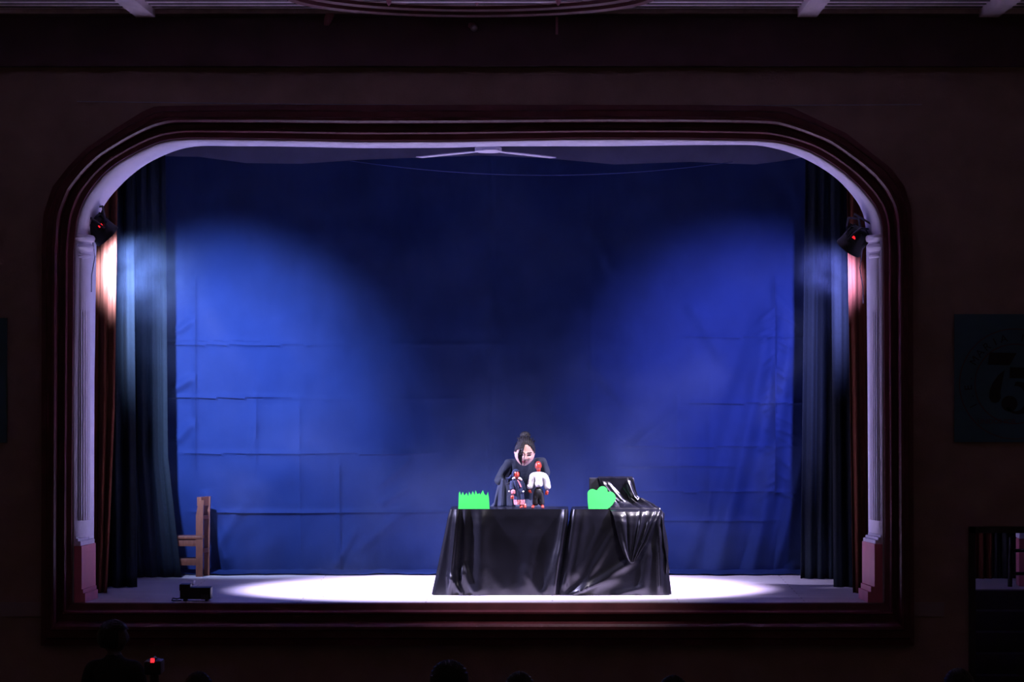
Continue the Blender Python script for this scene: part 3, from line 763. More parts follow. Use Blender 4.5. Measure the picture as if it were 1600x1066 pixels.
# chair at the left
def chair():
    Yn, Yf = 3.13, 3.30
    xa, xb = W(306.5, 0, Yn).x, W(317.5, 0, Yn).x
    root = thing('wooden_chair', 'high-backed wooden chair turned sideways, half hidden by the left curtain', 'chair', (xa, Yn, 0))
    def post(p0, p1, Y, y0, y1, taper):
        bm = B(); l0, r0 = W(p0, y0, Y), W(p1, y0, Y)
        zt = l0.z; xL, xR = l0.x, r0.x
        prism(bm, [Vector((xL, Y, 0.0)), Vector((xR, Y, 0.0)), Vector((xR + 0.005, Y, zt * 0.8)), Vector((xR + 0.012, Y, zt)), Vector((xL + taper, Y, zt)), Vector((xL, Y, zt * 0.8))], Vector((0, 0.045, 0)))
        link_bm('back_post', bm, M['wood'], root, smooth=False)
    post(306, 316.5, Yn, 782, 0, 0.028); post(318.5, 327, Yf, 776, 0, 0.012)
    # rails between the posts
    for y0, y1, in ((777, 791), (806, 812), (857, 864)):
        a, b = W(311, y0, Yn + 0.045), W(323, y0 - 1, Yf); h = W(0, y0, Yn).z - W(0, y1, Yn).z
        bm = B(); prism(bm, [a + Vector((-0.02, 0, 0)), a + Vector((0.022, 0, 0)), a + Vector((0.022, 0, -h)), a + Vector((-0.02, 0, -h))], b - a)
        link_bm('back_rail', bm, M['wood'], root, smooth=False)
    xs = W(243, 0, Yn).x; zs = W(0, 838, Yn).z
    bm = B(); box(bm, xs, xb - 0.01, Yn - 0.005, Yf + 0.03, zs - 0.028, zs, 0.006); link_bm('seat', bm, M['wood'], root)
    for Y in (Yn + 0.01, Yf):
        bm = B(); box(bm, xs + 0.02, xa, Y, Y + 0.025, W(0, 854, Yn).z, zs - 0.03, 0.003); link_bm('apron', bm, M['wood'], root)
        bm = B(); box(bm, xs + 0.02, xa, Y, Y + 0.025, W(0, 884, Yn).z, W(0, 873, Yn).z, 0.003); link_bm('stretcher', bm, M['wood'], root)
        bm = B(); box(bm, xs, xs + 0.045, Y, Y + 0.04, 0, zs - 0.028, 0.004); link_bm('front_leg', bm, M['wood'], root)
chair()

# fog machine on the stage edge
def fog():
    Y = 0.13; a, b = W(280, 919, Y), W(329, 940, Y); zb = 0.018; zt = W(0, 918.5, Y).z
    root = thing('fog_machine', 'black fog machine on the front edge of the stage at the left', 'fog machine', ((a.x + b.x) / 2, Y, 0))
    bm = B(); box(bm, W(281, 0, Y).x, b.x, Y, Y + 0.17, zb, zt, 0.006); bd = link_bm('housing', bm, M['black'], root)
    bm = B(); box(bm, a.x, W(297, 0, Y).x, Y + 0.005, Y + 0.165, zt - 0.03, W(0, 913.5, Y).z, 0.008); link_bm('tank', bm, M['black'], root)
    for px in (288, 322):
        for yy in (Y + 0.03, Y + 0.14):
            x = W(px, 0, Y).x; bm = lathe(B(), [(0.012, 0.0), (0.014, 0.004), (0.012, 0.02)], Matrix.Translation((x, yy, 0)), 12); link_bm('foot', bm, M['black'], root)
    bm = B(); box(bm, W(314, 0, Y).x, W(326, 0, Y).x, Y - 0.002, Y + 0.002, W(0, 937, Y).z, W(0, 929, Y).z); o = link_bm('rating_plate', bm, M['metal'], root, smooth=False); o['label'] = 'grey rating plate'
    link_bm('power_cord', tube(B(), [W(283, 934, Y + 0.1), W(277, 936, Y + 0.08), W(270, 935, Y + 0.06), W(268.5, 938.5, Y), Vector((W(275, 0, 0.1).x, 0.11, 0.006)), Vector((W(282, 0, 0.1).x, 0.16, 0.006))], 0.005, 8), M['black'], root)
fog()
bm = B(); p = W(302, 914, 2.05); lathe(bm, [(0.012, 0.001), (0.016, 0.02), (0.017, 0.045), (0.012, 0.045)], Matrix.Translation((p.x, 2.05, 0)), 16)
tag(link_bm('paper_cup', bm, M['paper']), 'tiny white cup on the stage floor behind the fog machine', 'cup')
def scrap(px, py, Y, s, label):
    p = W(px, py, Y); bm = B(); grid(bm, [[Vector((p.x + s * (i - 1), Y + 0.03 * j, 0.004 + 0.006 * ((i + j) % 2))) for i in range(3)] for j in range(3)])
    o = link_bm('paper_scrap', bm, M['paper'], smooth=False); solid(o, 0.001); tag(o, label, 'paper scrap')
scrap(505, 931, 0.60, 0.014, 'white paper scrap on the stage floor right of the fog machine')

# ================================================================== PEOPLE
def head_bm(c, s, fwd, roll=0.0):
    """head with brow, eye sockets, nose, lips, chin and ears; s = head height; fwd = facing direction"""
    bm = bmesh.new(); bmesh.ops.create_uvsphere(bm, u_segments=72, v_segments=56, radius=1)
    def g(x, z, cx, cz, wx, wz): return math.exp(-((x - cx) / wx) ** 2 - ((z - cz) / wz) ** 2)
    for v in bm.verts:
        x, y, z = v.co                                 # local: face looks along -Y, z up
        jaw = max(0.0, -z)
        wx = 0.68 * (1 - 0.22 * jaw ** 2 + 0.32 * jaw * (1 - jaw)); wy = 0.90 * (1 - 0.10 * jaw)
        X, Yy, Z = x * wx, y * wy + (0.05 if y > 0 else 0) * 0, z
        if y < 0:
            f = min(1.0, -y * 2.2)
            d = 0
            d += 0.20 * g(X, Z, 0, -0.18, 0.10, 0.16) + 0.10 * g(X, Z, 0, 0.0, 0.07, 0.18)     # nose
            d += 0.05 * g(X, Z, 0, -0.25, 0.17, 0.06)
            d += 0.06 * g(X, Z, 0, 0.14, 0.48, 0.09)                                            # brow
            d -= 0.13 * (g(X, Z, 0.27, 0.0, 0.14, 0.09) + g(X, Z, -0.27, 0.0, 0.14, 0.09))      # eye sockets
            d += 0.06 * (g(X, Z, 0.27, -0.01, 0.08, 0.05) + g(X, Z, -0.27, -0.01, 0.08, 0.05))
            d += 0.05 * (g(X, Z, 0.36, -0.22, 0.15, 0.14) + g(X, Z, -0.36, -0.22, 0.15, 0.14))  # cheeks
            d += 0.075 * g(X, Z, 0, -0.46, 0.17, 0.040) + 0.085 * g(X, Z, 0, -0.57, 0.15, 0.045)# lips
            d -= 0.05 * g(X, Z, 0, -0.515, 0.18, 0.018) + 0.03 * g(X, Z, 0, -0.67, 0.2, 0.05)
            d += 0.11 * g(X, Z, 0, -0.83, 0.20, 0.13)                                           # chin
            Yy -= d * f
        v.co = Vector((X, Yy, Z))
    for sgn in (1, -1):                                # ears
        ball(bm, Vector((sgn * 0.67, 0.12, -0.08)), 0.17, (0.35, 0.6, 1.1), 12)
    k = s / 2
    z = Vector((0, 0, 1)); f = Vector(fwd).normalized(); r = f.cross(z).normalized(); u = r.cross(f).normalized()
    Mx = Matrix(((-r.x, -f.x, u.x, c[0]), (-r.y, -f.y, u.y, c[1]), (-r.z, -f.z, u.z, c[2]), (0, 0, 0, 1))) @ Matrix.Rotation(roll, 4, 'Y') @ Matrix.Diagonal((k, k, k, 1))
    bmesh.ops.transform(bm, matrix=Mx, verts=bm.verts)
    return bm, Mx
def hand_bm(wrist, d, palm_n, side, size=0.18, curl=0.9):
    """palm, four unequal bent fingers and a thumb; d = direction of the fingers, palm_n = direction the palm faces"""
    d = Vector(d).normalized(); n = Vector(palm_n); n = (n - d * n.dot(d)).normalized(); s = d.cross(n) * side
    w = Vector(wrist); L = size * 0.5
    bm = bmesh.new()
    t = chain([w, w + d * L * 0.5, w + d * L * 0.95], [(0.024, 0.017), (0.034, 0.016), (0.036, 0.014)], 2); merge(bm, t)
    for k, (off, ln) in enumerate(((0.030, 0.40), (0.010, 0.45), (-0.010, 0.42), (-0.028, 0.33))):
        b = w + d * L * 0.85 + s * off; l = size * ln
        pts = [b]; a = 0.25; p = b
        for q in (0.45, 0.32, 0.23):
            a += curl * (0.75 + 0.1 * k); p = p + (d * math.cos(a) + n * math.sin(a)) * l * q; pts.append(p)
        merge(bm, chain(pts, [0.0095, 0.0088, 0.008, 0.0065], 2))
    b = w + d * L * 0.30 + s * 0.028
    pts = [b, b + (s * 0.9 + d * 0.5 + n * 0.2).normalized() * size * 0.18, b + (s * 0.75 + d * 0.9 + n * 0.5).normalized() * size * 0.32, b + (s * 0.45 + d * 1.0 + n * 0.9).normalized() * size * 0.42]
    merge(bm, chain(pts, [0.013, 0.0115, 0.010, 0.008], 2))
    return bm

def puppeteer():
    Yh = 1.30
    hc = W(820, 706, Yh)                               # head centre
    neck = W(818, 724, 1.44); chest = W(819, 752, 1.56); waist = Vector((W(815, 0, 1.72).x, 1.72, 0.84)); pel = Vector((W(815, 0, 1.90).x, 1.90, 0.66))
    shL, shR = W(796, 728, 1.50), W(843, 725, 1.50)   # image left / image right shoulder
    elL, elR = W(787, 758, 1.62), W(853, 757, 1.52)
    wrL, wrR = W(788, 760, 1.22), W(842, 757, 1.22)
    elL = W(782, 752, 1.46); wrL = W(789, 757, 1.22)
    hipL, hipR = pel + Vector((-0.10, 0, -0.02)), pel + Vector((0.10, 0, -0.02))
    knL, knR = Vector((pel.x - 0.17, 1.58, 0.50)), Vector((pel.x + 0.15, 1.60, 0.50))
    anL, anR = Vector((pel.x - 0.16, 1.86, 0.09)), Vector((pel.x + 0.15, 1.88, 0.09))
    toL, toR = anL + Vector((-0.02, -0.17, -0.05)), anR + Vector((0.02, -0.17, -0.05))
    pts = [pel, waist, chest, neck + Vector((0, 0.05, -0.03)), neck, hc + Vector((0, 0.05, -0.06)), shL, elL, wrL, shR, elR, wrR, hipL, knL, anL, toL, hipR, knR, anR, toR]
    ed = [(0, 1), (1, 2), (2, 3), (3, 4), (4, 5), (3, 6), (6, 7), (7, 8), (3, 9), (9, 10), (10, 11), (0, 12), (12, 13), (13, 14), (14, 15), (0, 16), (16, 17), (17, 18), (18, 19)]
    ra = [(0.15, 0.12), (0.125, 0.10), (0.15, 0.11), (0.075, 0.07), (0.056, 0.056), (0.056, 0.056), 0.058, 0.042, 0.029, 0.058, 0.042, 0.029, 0.09, 0.062, 0.042, 0.034, 0.09, 0.062, 0.042, 0.034]
    body = skin_bm(pts, ed, ra, 2)
    fwd = Vector((0.05, -1, -0.26))
    hb, Mh = head_bm(hc, 0.262, fwd, math.radians(5))
    merge(body, hb)
    merge(body, hand_bm(wrL, (0.55, -0.6, -0.25), (0.6, 0.3, -0.5), -1, 0.165, 0.75))
    merge(body, hand_bm(wrR, (-0.25, -0.8, 0.10), (-0.5, 0, -0.6), 1, 0.165, 0.75))
    body = remesh_bm(body, 0.0036, 1)
    inv = Mh.inverted()
    for f in body.faces:                               # lips, eyes and brows as colour zones of the one surface
        q = inv @ f.calc_center_median()
        if q.y < -0.35 and abs(q.x) < 0.7:
            if abs(q.x) < 0.22 and -0.63 < q.z < -0.42: f.material_index = 1
            for sx in (0.27, -0.27):
                if ((q.x - sx) / 0.15) ** 2 + ((q.z + 0.02) / 0.060) ** 2 < 1 or ((q.x - sx) / 0.19) ** 2 + ((q.z - 0.17 - 0.25 * (0.04 - (abs(q.x) - 0.27) ** 2)) / 0.045) ** 2 < 1: f.material_index = 2
    o = link_bm('person', body, [M['skin'], M['lip'], M['brow']])
    tag(o, 'person in black bending over the left table and working two puppets', 'person')
    # hair: cap swept back, bun on top and a lock falling on the cheek
    hm = bmesh.new(); bmesh.ops.create_uvsphere(hm, u_segments=64, v_segments=48, radius=1)
    kill = []
    for v in hm.verts:
        x, y, z = v.co
        line = 0.70 - 0.80 * abs(x) ** 2 if y < 0 else 0.60 - 1.5 * y       # hairline
        line = max(line, -0.62)
        if z < line - 0.02: kill.append(v)
        st = 1 + 0.02 * math.sin(40 * math.atan2(x, z + 0.2))
        v.co = Vector((x * 0.745 * st, y * 0.99 * st + 0.02, z * 1.06 * st + 0.01))
    bmesh.ops.delete(hm, geom=kill, context='VERTS')
    hair = bmesh.new(); merge(hair, hm, Mh)
    ball(hair, Mh @ Vector((-0.06, 0.50, 1.02)), 0.046, (1.05, 1.0, 0.85), 20)
    rnd = random.Random(3)
    for k in range(11):                                # side lock
        t = k / 10; x = -0.22 - 0.24 * t
        tube(hair, [Mh @ Vector((x * 0.5, -0.60, 0.88)), Mh @ Vector((x * 0.95, -0.94, 0.45)), Mh @ Vector((x * 1.02 - 0.02, -1.0, 0.05)), Mh @ Vector((x - 0.02, -0.98, -0.35 + 0.2 * t)), Mh @ Vector((x + 0.06, -0.96, -0.75 + 0.35 * t))], [0.010, 0.009, 0.007, 0.005, 0.002], 6)
    for k in range(26):                                # loose wisps
        a = rnd.uniform(-0.8, 0.8); b = rnd.uniform(-0.3, 0.5)
        p = Vector((math.sin(a) * 0.8, b, math.cos(a) * 1.02)); q = p * 1.05 + Vector((rnd.uniform(-.12, .12), rnd.uniform(-.1, .1), rnd.uniform(0.02, .14)))
        tube(hair, [Mh @ p, Mh @ (p.lerp(q, 0.6) + Vector((0.03, 0, 0.02))), Mh @ q], [0.004, 0.003, 0.0012], 5)
    link_bm('hair', hair, M['hair'], o)['label'] = 'black hair tied up with loose strands'
    # loose black top with wide sleeves, standing off the body
    mids = [chest.lerp(waist, 0.5)]
    tp = [waist + Vector((0, 0, -0.08)), waist, chest, W(820, 717, 1.60), W(799, 727, 1.52), W(787, 739, 1.49), elL + Vector((-0.005, 0, -0.005)), elL.lerp(wrL, 0.45), W(843, 723, 1.50), W(851, 737, 1.50), W(853, 749, 1.50)]
    te = [(0, 1), (1, 2), (2, 3), (3, 4), (4, 5), (5, 6), (6, 7), (3, 8), (8, 9), (9, 10)]
    tr = [(0.185, 0.155), (0.165, 0.135), (0.165, 0.135), (0.105, 0.10), 0.074, 0.060, 0.060, 0.058, 0.072, 0.058, 0.054]
    s = skin_bm(tp, te, tr, 3)
    for v in s.verts: v.co += Vector((0.012 * mnoise.noise(v.co * 14), 0.020 * mnoise.noise(Vector((v.co.x * 26, v.co.y * 8, v.co.z * 7))), 0.006 * mnoise.noise(v.co * 9)))
    link_bm('shirt', s, M['shirt'], o)['label'] = 'loose black top with wide sleeves'
    # dark skirt over the bent legs
    bm = B(); rings = []
    prof = [(0.86, 0.16, 0.14, 0.0, 1.74), (0.80, 0.20, 0.20, -0.03, 1.72), (0.72, 0.26, 0.26, -0.04, 1.70), (0.60, 0.28, 0.29, -0.03, 1.72), (0.40, 0.29, 0.30, -0.02, 1.74), (0.15, 0.30, 0.31, -0.01, 1.76)]
    for z, rx, ry, dx, y in prof:
        rings.append([bm.verts.new((pel.x + dx + rx * math.cos(a) * (1 + 0.05 * math.sin(a * 15)), y + ry * math.sin(a) * (1 + 0.05 * math.sin(a * 15)), z)) for a in [2 * PI * k / 120 for k in range(120)]])
    for a, b in zip(rings, rings[1:]):
        for k in range(120): bm.faces.new((a[k], a[(k + 1) % 120], b[(k + 1) % 120], b[k]))
    bmesh.ops.recalc_face_normals(bm, faces=bm.faces)
    k_ = link_bm('skirt', bm, M['skirt'], o); solid(k_, 0.004)
    # raised sleeve cloth falling from the elbow to the table (image left)
    rows = []
    for j in range(15):
        t = j / 14; l = interp([(0, 783), (0.3, 777), (0.6, 774), (1, 771)], t); r = interp([(0, 790), (0.3, 797), (0.6, 801), (1, 806)], t); py = 748 + 43.5 * t
        rows.append([W(l + (r - l) * i / 40, py, 1.40 - 0.022 * math.sin(i / 40 * PI * 6 + 1.5 * t) * t - 0.08 * math.sin(PI * i / 40) + 0.02 * t) for i in range(41)])
    bm = B(); grid(bm, rows); sl = link_bm('hanging_sleeve', bm, M['skirt'], o); solid(sl, 0.004)
puppeteer()

def puppet_parts(root, parts):
    for nm, bm, m, lab in parts:
        o = link_bm(nm, bm, m, root)
        if lab: o['label'] = lab
def puppet_head(c, s, fwd):
    hb, Mh = head_bm(c, s, fwd); return hb, Mh
def white_puppet():
    Y = 0.985; q = lambda x, y, dy=0: W(x, y, Y + dy)
    root = thing('rod_puppet', 'bald red-faced puppet in a white shirt and black trousers on the left table', 'puppet', (W(842, 0, Y).x, Y, TZ + 0.006), 'puppets worked by the person in black')
    hb, Mh = puppet_head(q(841, 728), 0.082, (-0.35, -1, -0.15)); merge(hb, chain([q(841, 730), q(842, 738)], [0.018, 0.020], 1))
    sh = skin_bm([q(842, 739), q(842, 749), q(842, 757), q(842, 762), q(833.5, 741), q(830, 752), q(827, 765), q(850.5, 741), q(854, 752), q(856, 766)],
                 [(0, 1), (1, 2), (2, 3), (0, 4), (4, 5), (5, 6), (0, 7), (7, 8), (8, 9)], [(0.045, 0.036), (0.050, 0.045), (0.046, 0.042), (0.036, 0.034), 0.034, 0.030, 0.030, 0.035, 0.033, 0.032], 3)
    for v in sh.verts: v.co += Vector((0.002 * mnoise.noise(v.co * 40), 0.003 * mnoise.noise(v.co * 35), 0))
    tr = skin_bm([q(841.5, 760, 0.01), q(841.5, 765, 0.01), q(837.5, 777, 0.01), q(836.5, 791, 0.01), q(845, 777, 0.01), q(846.5, 791, 0.01)], [(0, 1), (1, 2), (2, 3), (1, 4), (4, 5)], [(0.040, 0.036), (0.044, 0.038), 0.032, 0.030, 0.032, 0.030], 2)
    parts = [('head', hb, M['puppetred'], 'shiny red-brown bald head'), ('shirt', sh, M['puppetwhite'], 'puffy white shirt'), ('trousers', tr, M['black'], None)]
    for a, b, c in ((q(827, 765), q(827.5, 768), q(829, 770)), (q(855, 766), q(854.5, 769), q(853.5, 773))):
        h = chain([a, b, c], [0.016, 0.017, 0.010], 2)
        for k in (-1, 0, 1): merge(h, chain([b + Vector((0.008 * k, 0, 0)), c + Vector((0.010 * k, -0.004, -0.004))], [0.007, 0.004], 1))
        parts.append(('hand', h, M['puppetred'], None))
    for px, d in ((833.5, -1), (847, 1)):
        h = chain([q(px, 792, 0.01), q(px + d, 794.3, -0.015), q(px + 1.5 * d, 795, -0.045)], [0.014, 0.014, 0.011], 2)
        zm = min(v.co.z for v in h.verts); bmesh.ops.translate(h, verts=h.verts, vec=(0, 0, TZ + 0.0085 - zm)); parts.append(('foot', h, M['puppetred'], None))
    bm = tube(B(), [q(842, 733, 0.03), q(842.5, 760, 0.09), W(843, 765, 1.20)], 0.006, 8); parts.append(('control_rod', bm, M['black'], None))
    puppet_parts(root, parts)
white_puppet()
def blue_puppet():
    Y = 0.985; q = lambda x, y, dy=0: W(x, y, Y + dy)
    root = thing('rod_puppet', 'red-faced puppet in a dark blue dress with red trim and a dark hood', 'puppet', (W(808, 0, Y).x, Y, TZ + 0.006), 'puppets worked by the person in black')
    hb, Mh = puppet_head(q(806.5, 741.5), 0.080, (0.45, -1, -0.15)); merge(hb, chain([q(807, 744), q(807.5, 750)], [0.015, 0.017], 1))
    # hood and braid
    hd = bmesh.new(); bmesh.ops.create_uvsphere(hd, u_segments=32, v_segments=24, radius=1)
    for v in hd.verts: v.co = Vector((v.co.x * 0.95, v.co.y * 1.05 + 0.12, v.co.z * 1.12 + 0.08))
    bmesh.ops.delete(hd, geom=[v for v in hd.verts if v.co.y < -0.35 and abs(v.co.x) < 0.72 and v.co.z < 0.72], context='VERTS')
    hood = bmesh.new(); merge(hood, hd, Mh)
    merge(hood, chain([q(801, 742, 0.02), q(798, 747, 0.03), q(794, 748, 0.03), q(790.5, 747.5, 0.03)], [0.022, 0.018, 0.010, 0.006], 2))
    # dress: leaning bell
    bm = B(); rings = []
    prof = [(802, 813, 749, .020), (799, 816, 753, .032), (800, 817.5, 760, .036), (801, 818.5, 768, .036), (802.5, 819, 776, .035), (803, 819.5, 783, .036), (803.5, 818, 787, .034)]
    for l, r, py, ry in prof:
        c = q((l + r) / 2, py); rx = (r - l) / 2 * (D + Y) / F
        rings.append([bm.verts.new(c + Vector((rx * math.cos(a) * (1 + 0.06 * math.sin(9 * a)), ry * math.sin(a) * (1 + 0.06 * math.sin(9 * a)), 0))) for a in [2 * PI * k / 72 for k in range(72)]])
    for a, b in zip(rings, rings[1:]):
        for k in range(72): bm.faces.new((a[k], a[(k + 1) % 72], b[(k + 1) % 72], b[k]))
    bm.faces.new(rings[0]); bm.faces.new(rings[-1][::-1])
    merge(bm, chain([q(801, 751), q(799.5, 760, -0.02), q(800, 767, -0.04)], [0.022, 0.022, 0.020], 2))
    merge(bm, chain([q(814.5, 751), q(818, 759, 0.0), q(820, 768, 0.0)], [0.020, 0.019, 0.015], 2))
    bmesh.ops.recalc_face_normals(bm, faces=bm.faces)
    parts = [('head', hb, M['puppetred'], 'shiny red face'), ('hood', hood, M['puppetblue'], None), ('dress', bm, M['puppetblue'], None)]
    # embroidered bands: hem, neck to hip, cuff
    hem = B(); rr = []
    for l, r, py, ry in ((802.7, 819.8, 781, .038), (803, 820, 784.5, .039), (803.5, 819, 788.5, .037)):
        c = q((l + r) / 2, py); rx = (r - l) / 2 * (D + Y) / F
        rr.append([hem.verts.new(c + Vector((rx * math.cos(a) * (1 + 0.06 * math.sin(9 * a)), ry * math.sin(a) * (1 + 0.06 * math.sin(9 * a)), 0))) for a in [2 * PI * k / 72 for k in range(72)]])
    for a, b in zip(rr, rr[1:]):
        for k in range(72): hem.faces.new((a[k], a[(k + 1) % 72], b[(k + 1) % 72], b[k]))
    parts.append(('hem_band', hem, M['puppettrim'], 'red and white embroidered hem'))
    sash = chain([q(808.5, 750, -0.030), q(811, 754, -0.036), q(813, 758, -0.038), q(814.3, 762, -0.040)], [(0.012, 0.004), (0.013, 0.004), (0.013, 0.004), (0.010, 0.004)], 2)
    parts.append(('sash', sash, M['puppettrim'], 'red and white embroidered sash'))
    cuff = chain([q(801, 765, -0.045), q(802, 769, -0.05), q(802, 773, -0.052)], [0.020, 0.021, 0.019], 2)
    parts.append(('cuff', cuff, M['puppettrim'], 'red and white embroidered cuff'))
    parts.append(('collar', chain([q(800.5, 748.5, -0.012), q(805, 746.5, -0.030)], [(0.012, 0.010), (0.013, 0.010)], 2), M['puppetwhite'], 'white collar'))
    col = bmesh.new(); merge(col, chain([q(810.5, 746.5, -0.03), q(813.5, 749, -0.020), q(815.5, 751, -0.01)], [0.012, 0.012, 0.007], 2))
    parts.append(('collar', col, M['puppetwhite'], 'white collar'))
    for a, b, c in ((q(801.5, 774, -0.052), q(800, 777, -0.055), q(801, 779.5, -0.055)),):
        h = chain([a, b, c], [0.015, 0.018, 0.011], 2); 
        for k in (-1, 0, 1): merge(h, chain([b + Vector((0.008 * k, 0, 0)), c + Vector((0.009 * k, -0.006, -0.004))], [0.007, 0.004], 1))
        parts.append(('hand', h, M['puppetred'], None))
    bd = bmesh.new(); ball(bd, q(795.7, 768, -0.03), 0.0085); parts.append(('bead', bd, M['puppetwhite'], 'white bead'))
    bd = bmesh.new(); ball(bd, q(817.6, 768.3, -0.035), 0.0085); parts.append(('bead', bd, M['puppetwhite'], 'white bead'))
    for px, d in ((814.5, -1), (820, 1)):
        h = chain([q(px - 0.5, 788, 0.0), q(px, 792.5, -0.005), q(px + 0.3 * d, 795, -0.035)], [0.014, 0.016, 0.012], 2)
        zm = min(v.co.z for v in h.verts); bmesh.ops.translate(h, verts=h.verts, vec=(0, 0, TZ + 0.0085 - zm)); parts.append(('foot', h, M['puppetred'], None))
    parts.append(('control_rod', tube(B(), [q(806, 745, 0.03), q(800, 752, 0.10), W(792, 757, 1.17)], 0.006, 8), M['black'], None))
    puppet_parts(root, parts)
blue_puppet()

# audience standing near the stage, backs to the camera
def spectator(px, top_py, Y, label, hair_w=1.0, group='people watching from the hall', turn=0.0, skin=False):
    top = W(px, top_py, Y); x = top.x; H = top.z - HF
    z = lambda f: HF + H * f
    v = lambda dx, dy, f: Vector((x + dx, Y + dy, z(f)))
    pts = [v(0, 0, .52), v(0, 0, .62), v(0, .01, .75), v(0, 0, .83), v(0, 0, .88), v(-.17, 0, .81), v(-.21, .01, .64), v(-.20, .06, .50), v(.17, 0, .81), v(.21, .01, .64), v(.20, .06, .50),
           v(-.09, 0, .50), v(-.10, .01, .28), v(-.10, 0, .05), v(-.11, .13, .022), v(.09, 0, .50), v(.10, .01, .28), v(.10, 0, .05), v(.11, .13, .022)]
    ed = [(0, 1), (1, 2), (2, 3), (3, 4), (2, 5), (5, 6), (6, 7), (2, 8), (8, 9), (9, 10), (0, 11), (11, 12), (12, 13), (13, 14), (0, 15), (15, 16), (16, 17), (17, 18)]
    ra = [(.15, .11), (.13, .10), (.16, .11), (.06, .06), (.055, .055), .06, .045, .032, .06, .045, .032, .085, .06, .045, .036, .085, .06, .045, .036]
    b = skin_bm(pts, ed, ra, 2)
    hc = Vector((x, Y, top.z - 0.125)); f = Vector((math.sin(turn), math.cos(turn), 0))
    hb, Mh = head_bm(hc, 0.225, f); merge(b, hb)
    for sx in (-1, 1): merge(b, hand_bm(v(.20 * sx, .06, .50), (0, 0.2, -1), (-sx, 0, 0), sx, 0.17, 0.3))
    zm = min(w.co.z for w in b.verts); 
    for w in b.verts:
        if w.co.z < HF + 0.15: w.co.z = max(w.co.z, HF + 0.003)
    b = remesh_bm(b, 0.012, 1)
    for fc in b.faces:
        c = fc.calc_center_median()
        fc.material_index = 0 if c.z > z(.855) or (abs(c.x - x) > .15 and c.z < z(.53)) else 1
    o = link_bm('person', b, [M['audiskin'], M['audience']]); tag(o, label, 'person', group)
    hm = bmesh.new(); bmesh.ops.create_uvsphere(hm, u_segments=40, v_segments=28, radius=1)
    kill = []
    for w in hm.verts:
        a, y, q = w.co
        if (y < -0.1 and q < 0.42) or q < -0.7: kill.append(w)
        w.co = Vector((a * 0.86 * hair_w, y * 1.02 * hair_w ** 0.5 + 0.03, q * 1.08 + 0.02)) * (1 + 0.03 * math.sin(30 * math.atan2(a, q)))
    bmesh.ops.delete(hm, geom=kill, context='VERTS')
    h2 = bmesh.new(); merge(h2, hm, Mh); link_bm('hair', h2, M['hair'], o)
spectator(702, 1031, -8.0, 'person with full dark hair seen from behind, centre of the bottom edge', 1.25)
spectator(812, 1049, -8.2, 'person seen from behind at the bottom edge below the white puppet', 1.0)
spectator(1052, 1055, -8.4, 'person seen from behind at the bottom edge below the right end of the tables', 1.0)
spectator(1498, 1044, -7.6, 'person seen from behind at the bottom edge beside the side doorway', 1.05)
spectator(310, 1049, -7.6, 'person seen from behind at the bottom edge right of the camcorder light', 1.0)
spectator(178, 968, -5.2, 'tall person standing before the left end of the stage, face turned right', 1.05, turn=1.1)

def camcorder():
    Y = -7.3; p = W(238, 1031, Y)
    root = thing('camcorder', 'black camcorder on a tripod with a red light, at the lower left', 'camera', (p.x, Y, HF))
    bm = B(); box(bm, p.x - 0.055, p.x + 0.055, Y + 0.0, Y + 0.20, p.z - 0.10, p.z - 0.012, 0.012); link_bm('camera_body', bm, M['black'], root)
    bm = lathe(B(), [(0.034, 0.19), (0.040, 0.20), (0.042, 0.27), (0.034, 0.27), (0.030, 0.24)], Matrix.Translation((p.x, Y, p.z - 0.055)) @ Matrix.Rotation(-PI / 2, 4, 'X'), 24); link_bm('lens_barrel', bm, M['black'], root)
    bm = tube(B(), [(p.x, Y + 0.03, p.z - 0.015), (p.x, Y + 0.05, p.z + 0.0), (p.x, Y + 0.15, p.z + 0.0), (p.x, Y + 0.18, p.z - 0.015)], 0.009, 8); link_bm('handle', bm, M['black'], root)
    bm = B(); ball(bm, Vector((p.x, Y - 0.002, p.z)), 0.010, (1.2, 0.6, 1.0)); box(bm, p.x - 0.012, p.x + 0.012, Y + 0.001, Y + 0.02, p.z - 0.02, p.z + 0.006); o = link_bm('tally_light', bm, M['led'], root); o['label'] = 'glowing red tally light'
    hub = Vector((p.x, Y + 0.10, p.z - 0.16)); link_bm('tripod_head', tube(B(), [hub, hub + Vector((0, 0, 0.065))], 0.03, 12), M['black'], root)
    for a in (0.5, 0.5 + 2 * PI / 3, 0.5 + 4 * PI / 3):
        link_bm('tripod_leg', tube(B(), [hub, (hub.x + 0.42 * math.cos(a), hub.y + 0.42 * math.sin(a), HF + 0.012)], 0.012, 8), M['black'], root)
camcorder()

# ================================================================== SIDE DOORWAY, BANNERS
# frame of the doorway
bm = B()
for a, b, c, d in ((DOOR[0] - 0.045, DOOR[0] + 0.01, HF, DOOR[3] + 0.05), (DOOR[1] - 0.01, DOOR[1] + 0.045, HF, DOOR[3] + 0.05), (DOOR[0] - 0.045, DOOR[1] + 0.045, DOOR[3] - 0.005, DOOR[3] + 0.05)):
    box(bm, a, b, -0.03, 0.12, c, d, 0.004)
struct('door_1', bm, M['doordark'], label='dark frame of the open side doorway')
# stairs up to the stage wing
bm = B()
for k in range(8):
    box(bm, 3.42, 4.42, -0.02 + 0.195 * k + 0.05, 1.55 if k < 7 else 1.56, HF + 0.175 * k, HF + 0.175 * (k + 1) - (0.002 if k == 7 else 0), 0.006)
tag(link_bm('stairs', bm, M['step']), 'dark steps rising behind the side doorway to the stage wing', 'stairs')
drape('wing_curtain', 'rust red curtain seen through the side doorway', M['velvet'], 2.62, 780, (1515, 1550), (1513, 1549), 3, 0.03, None, seed=8, zbot=0.02)
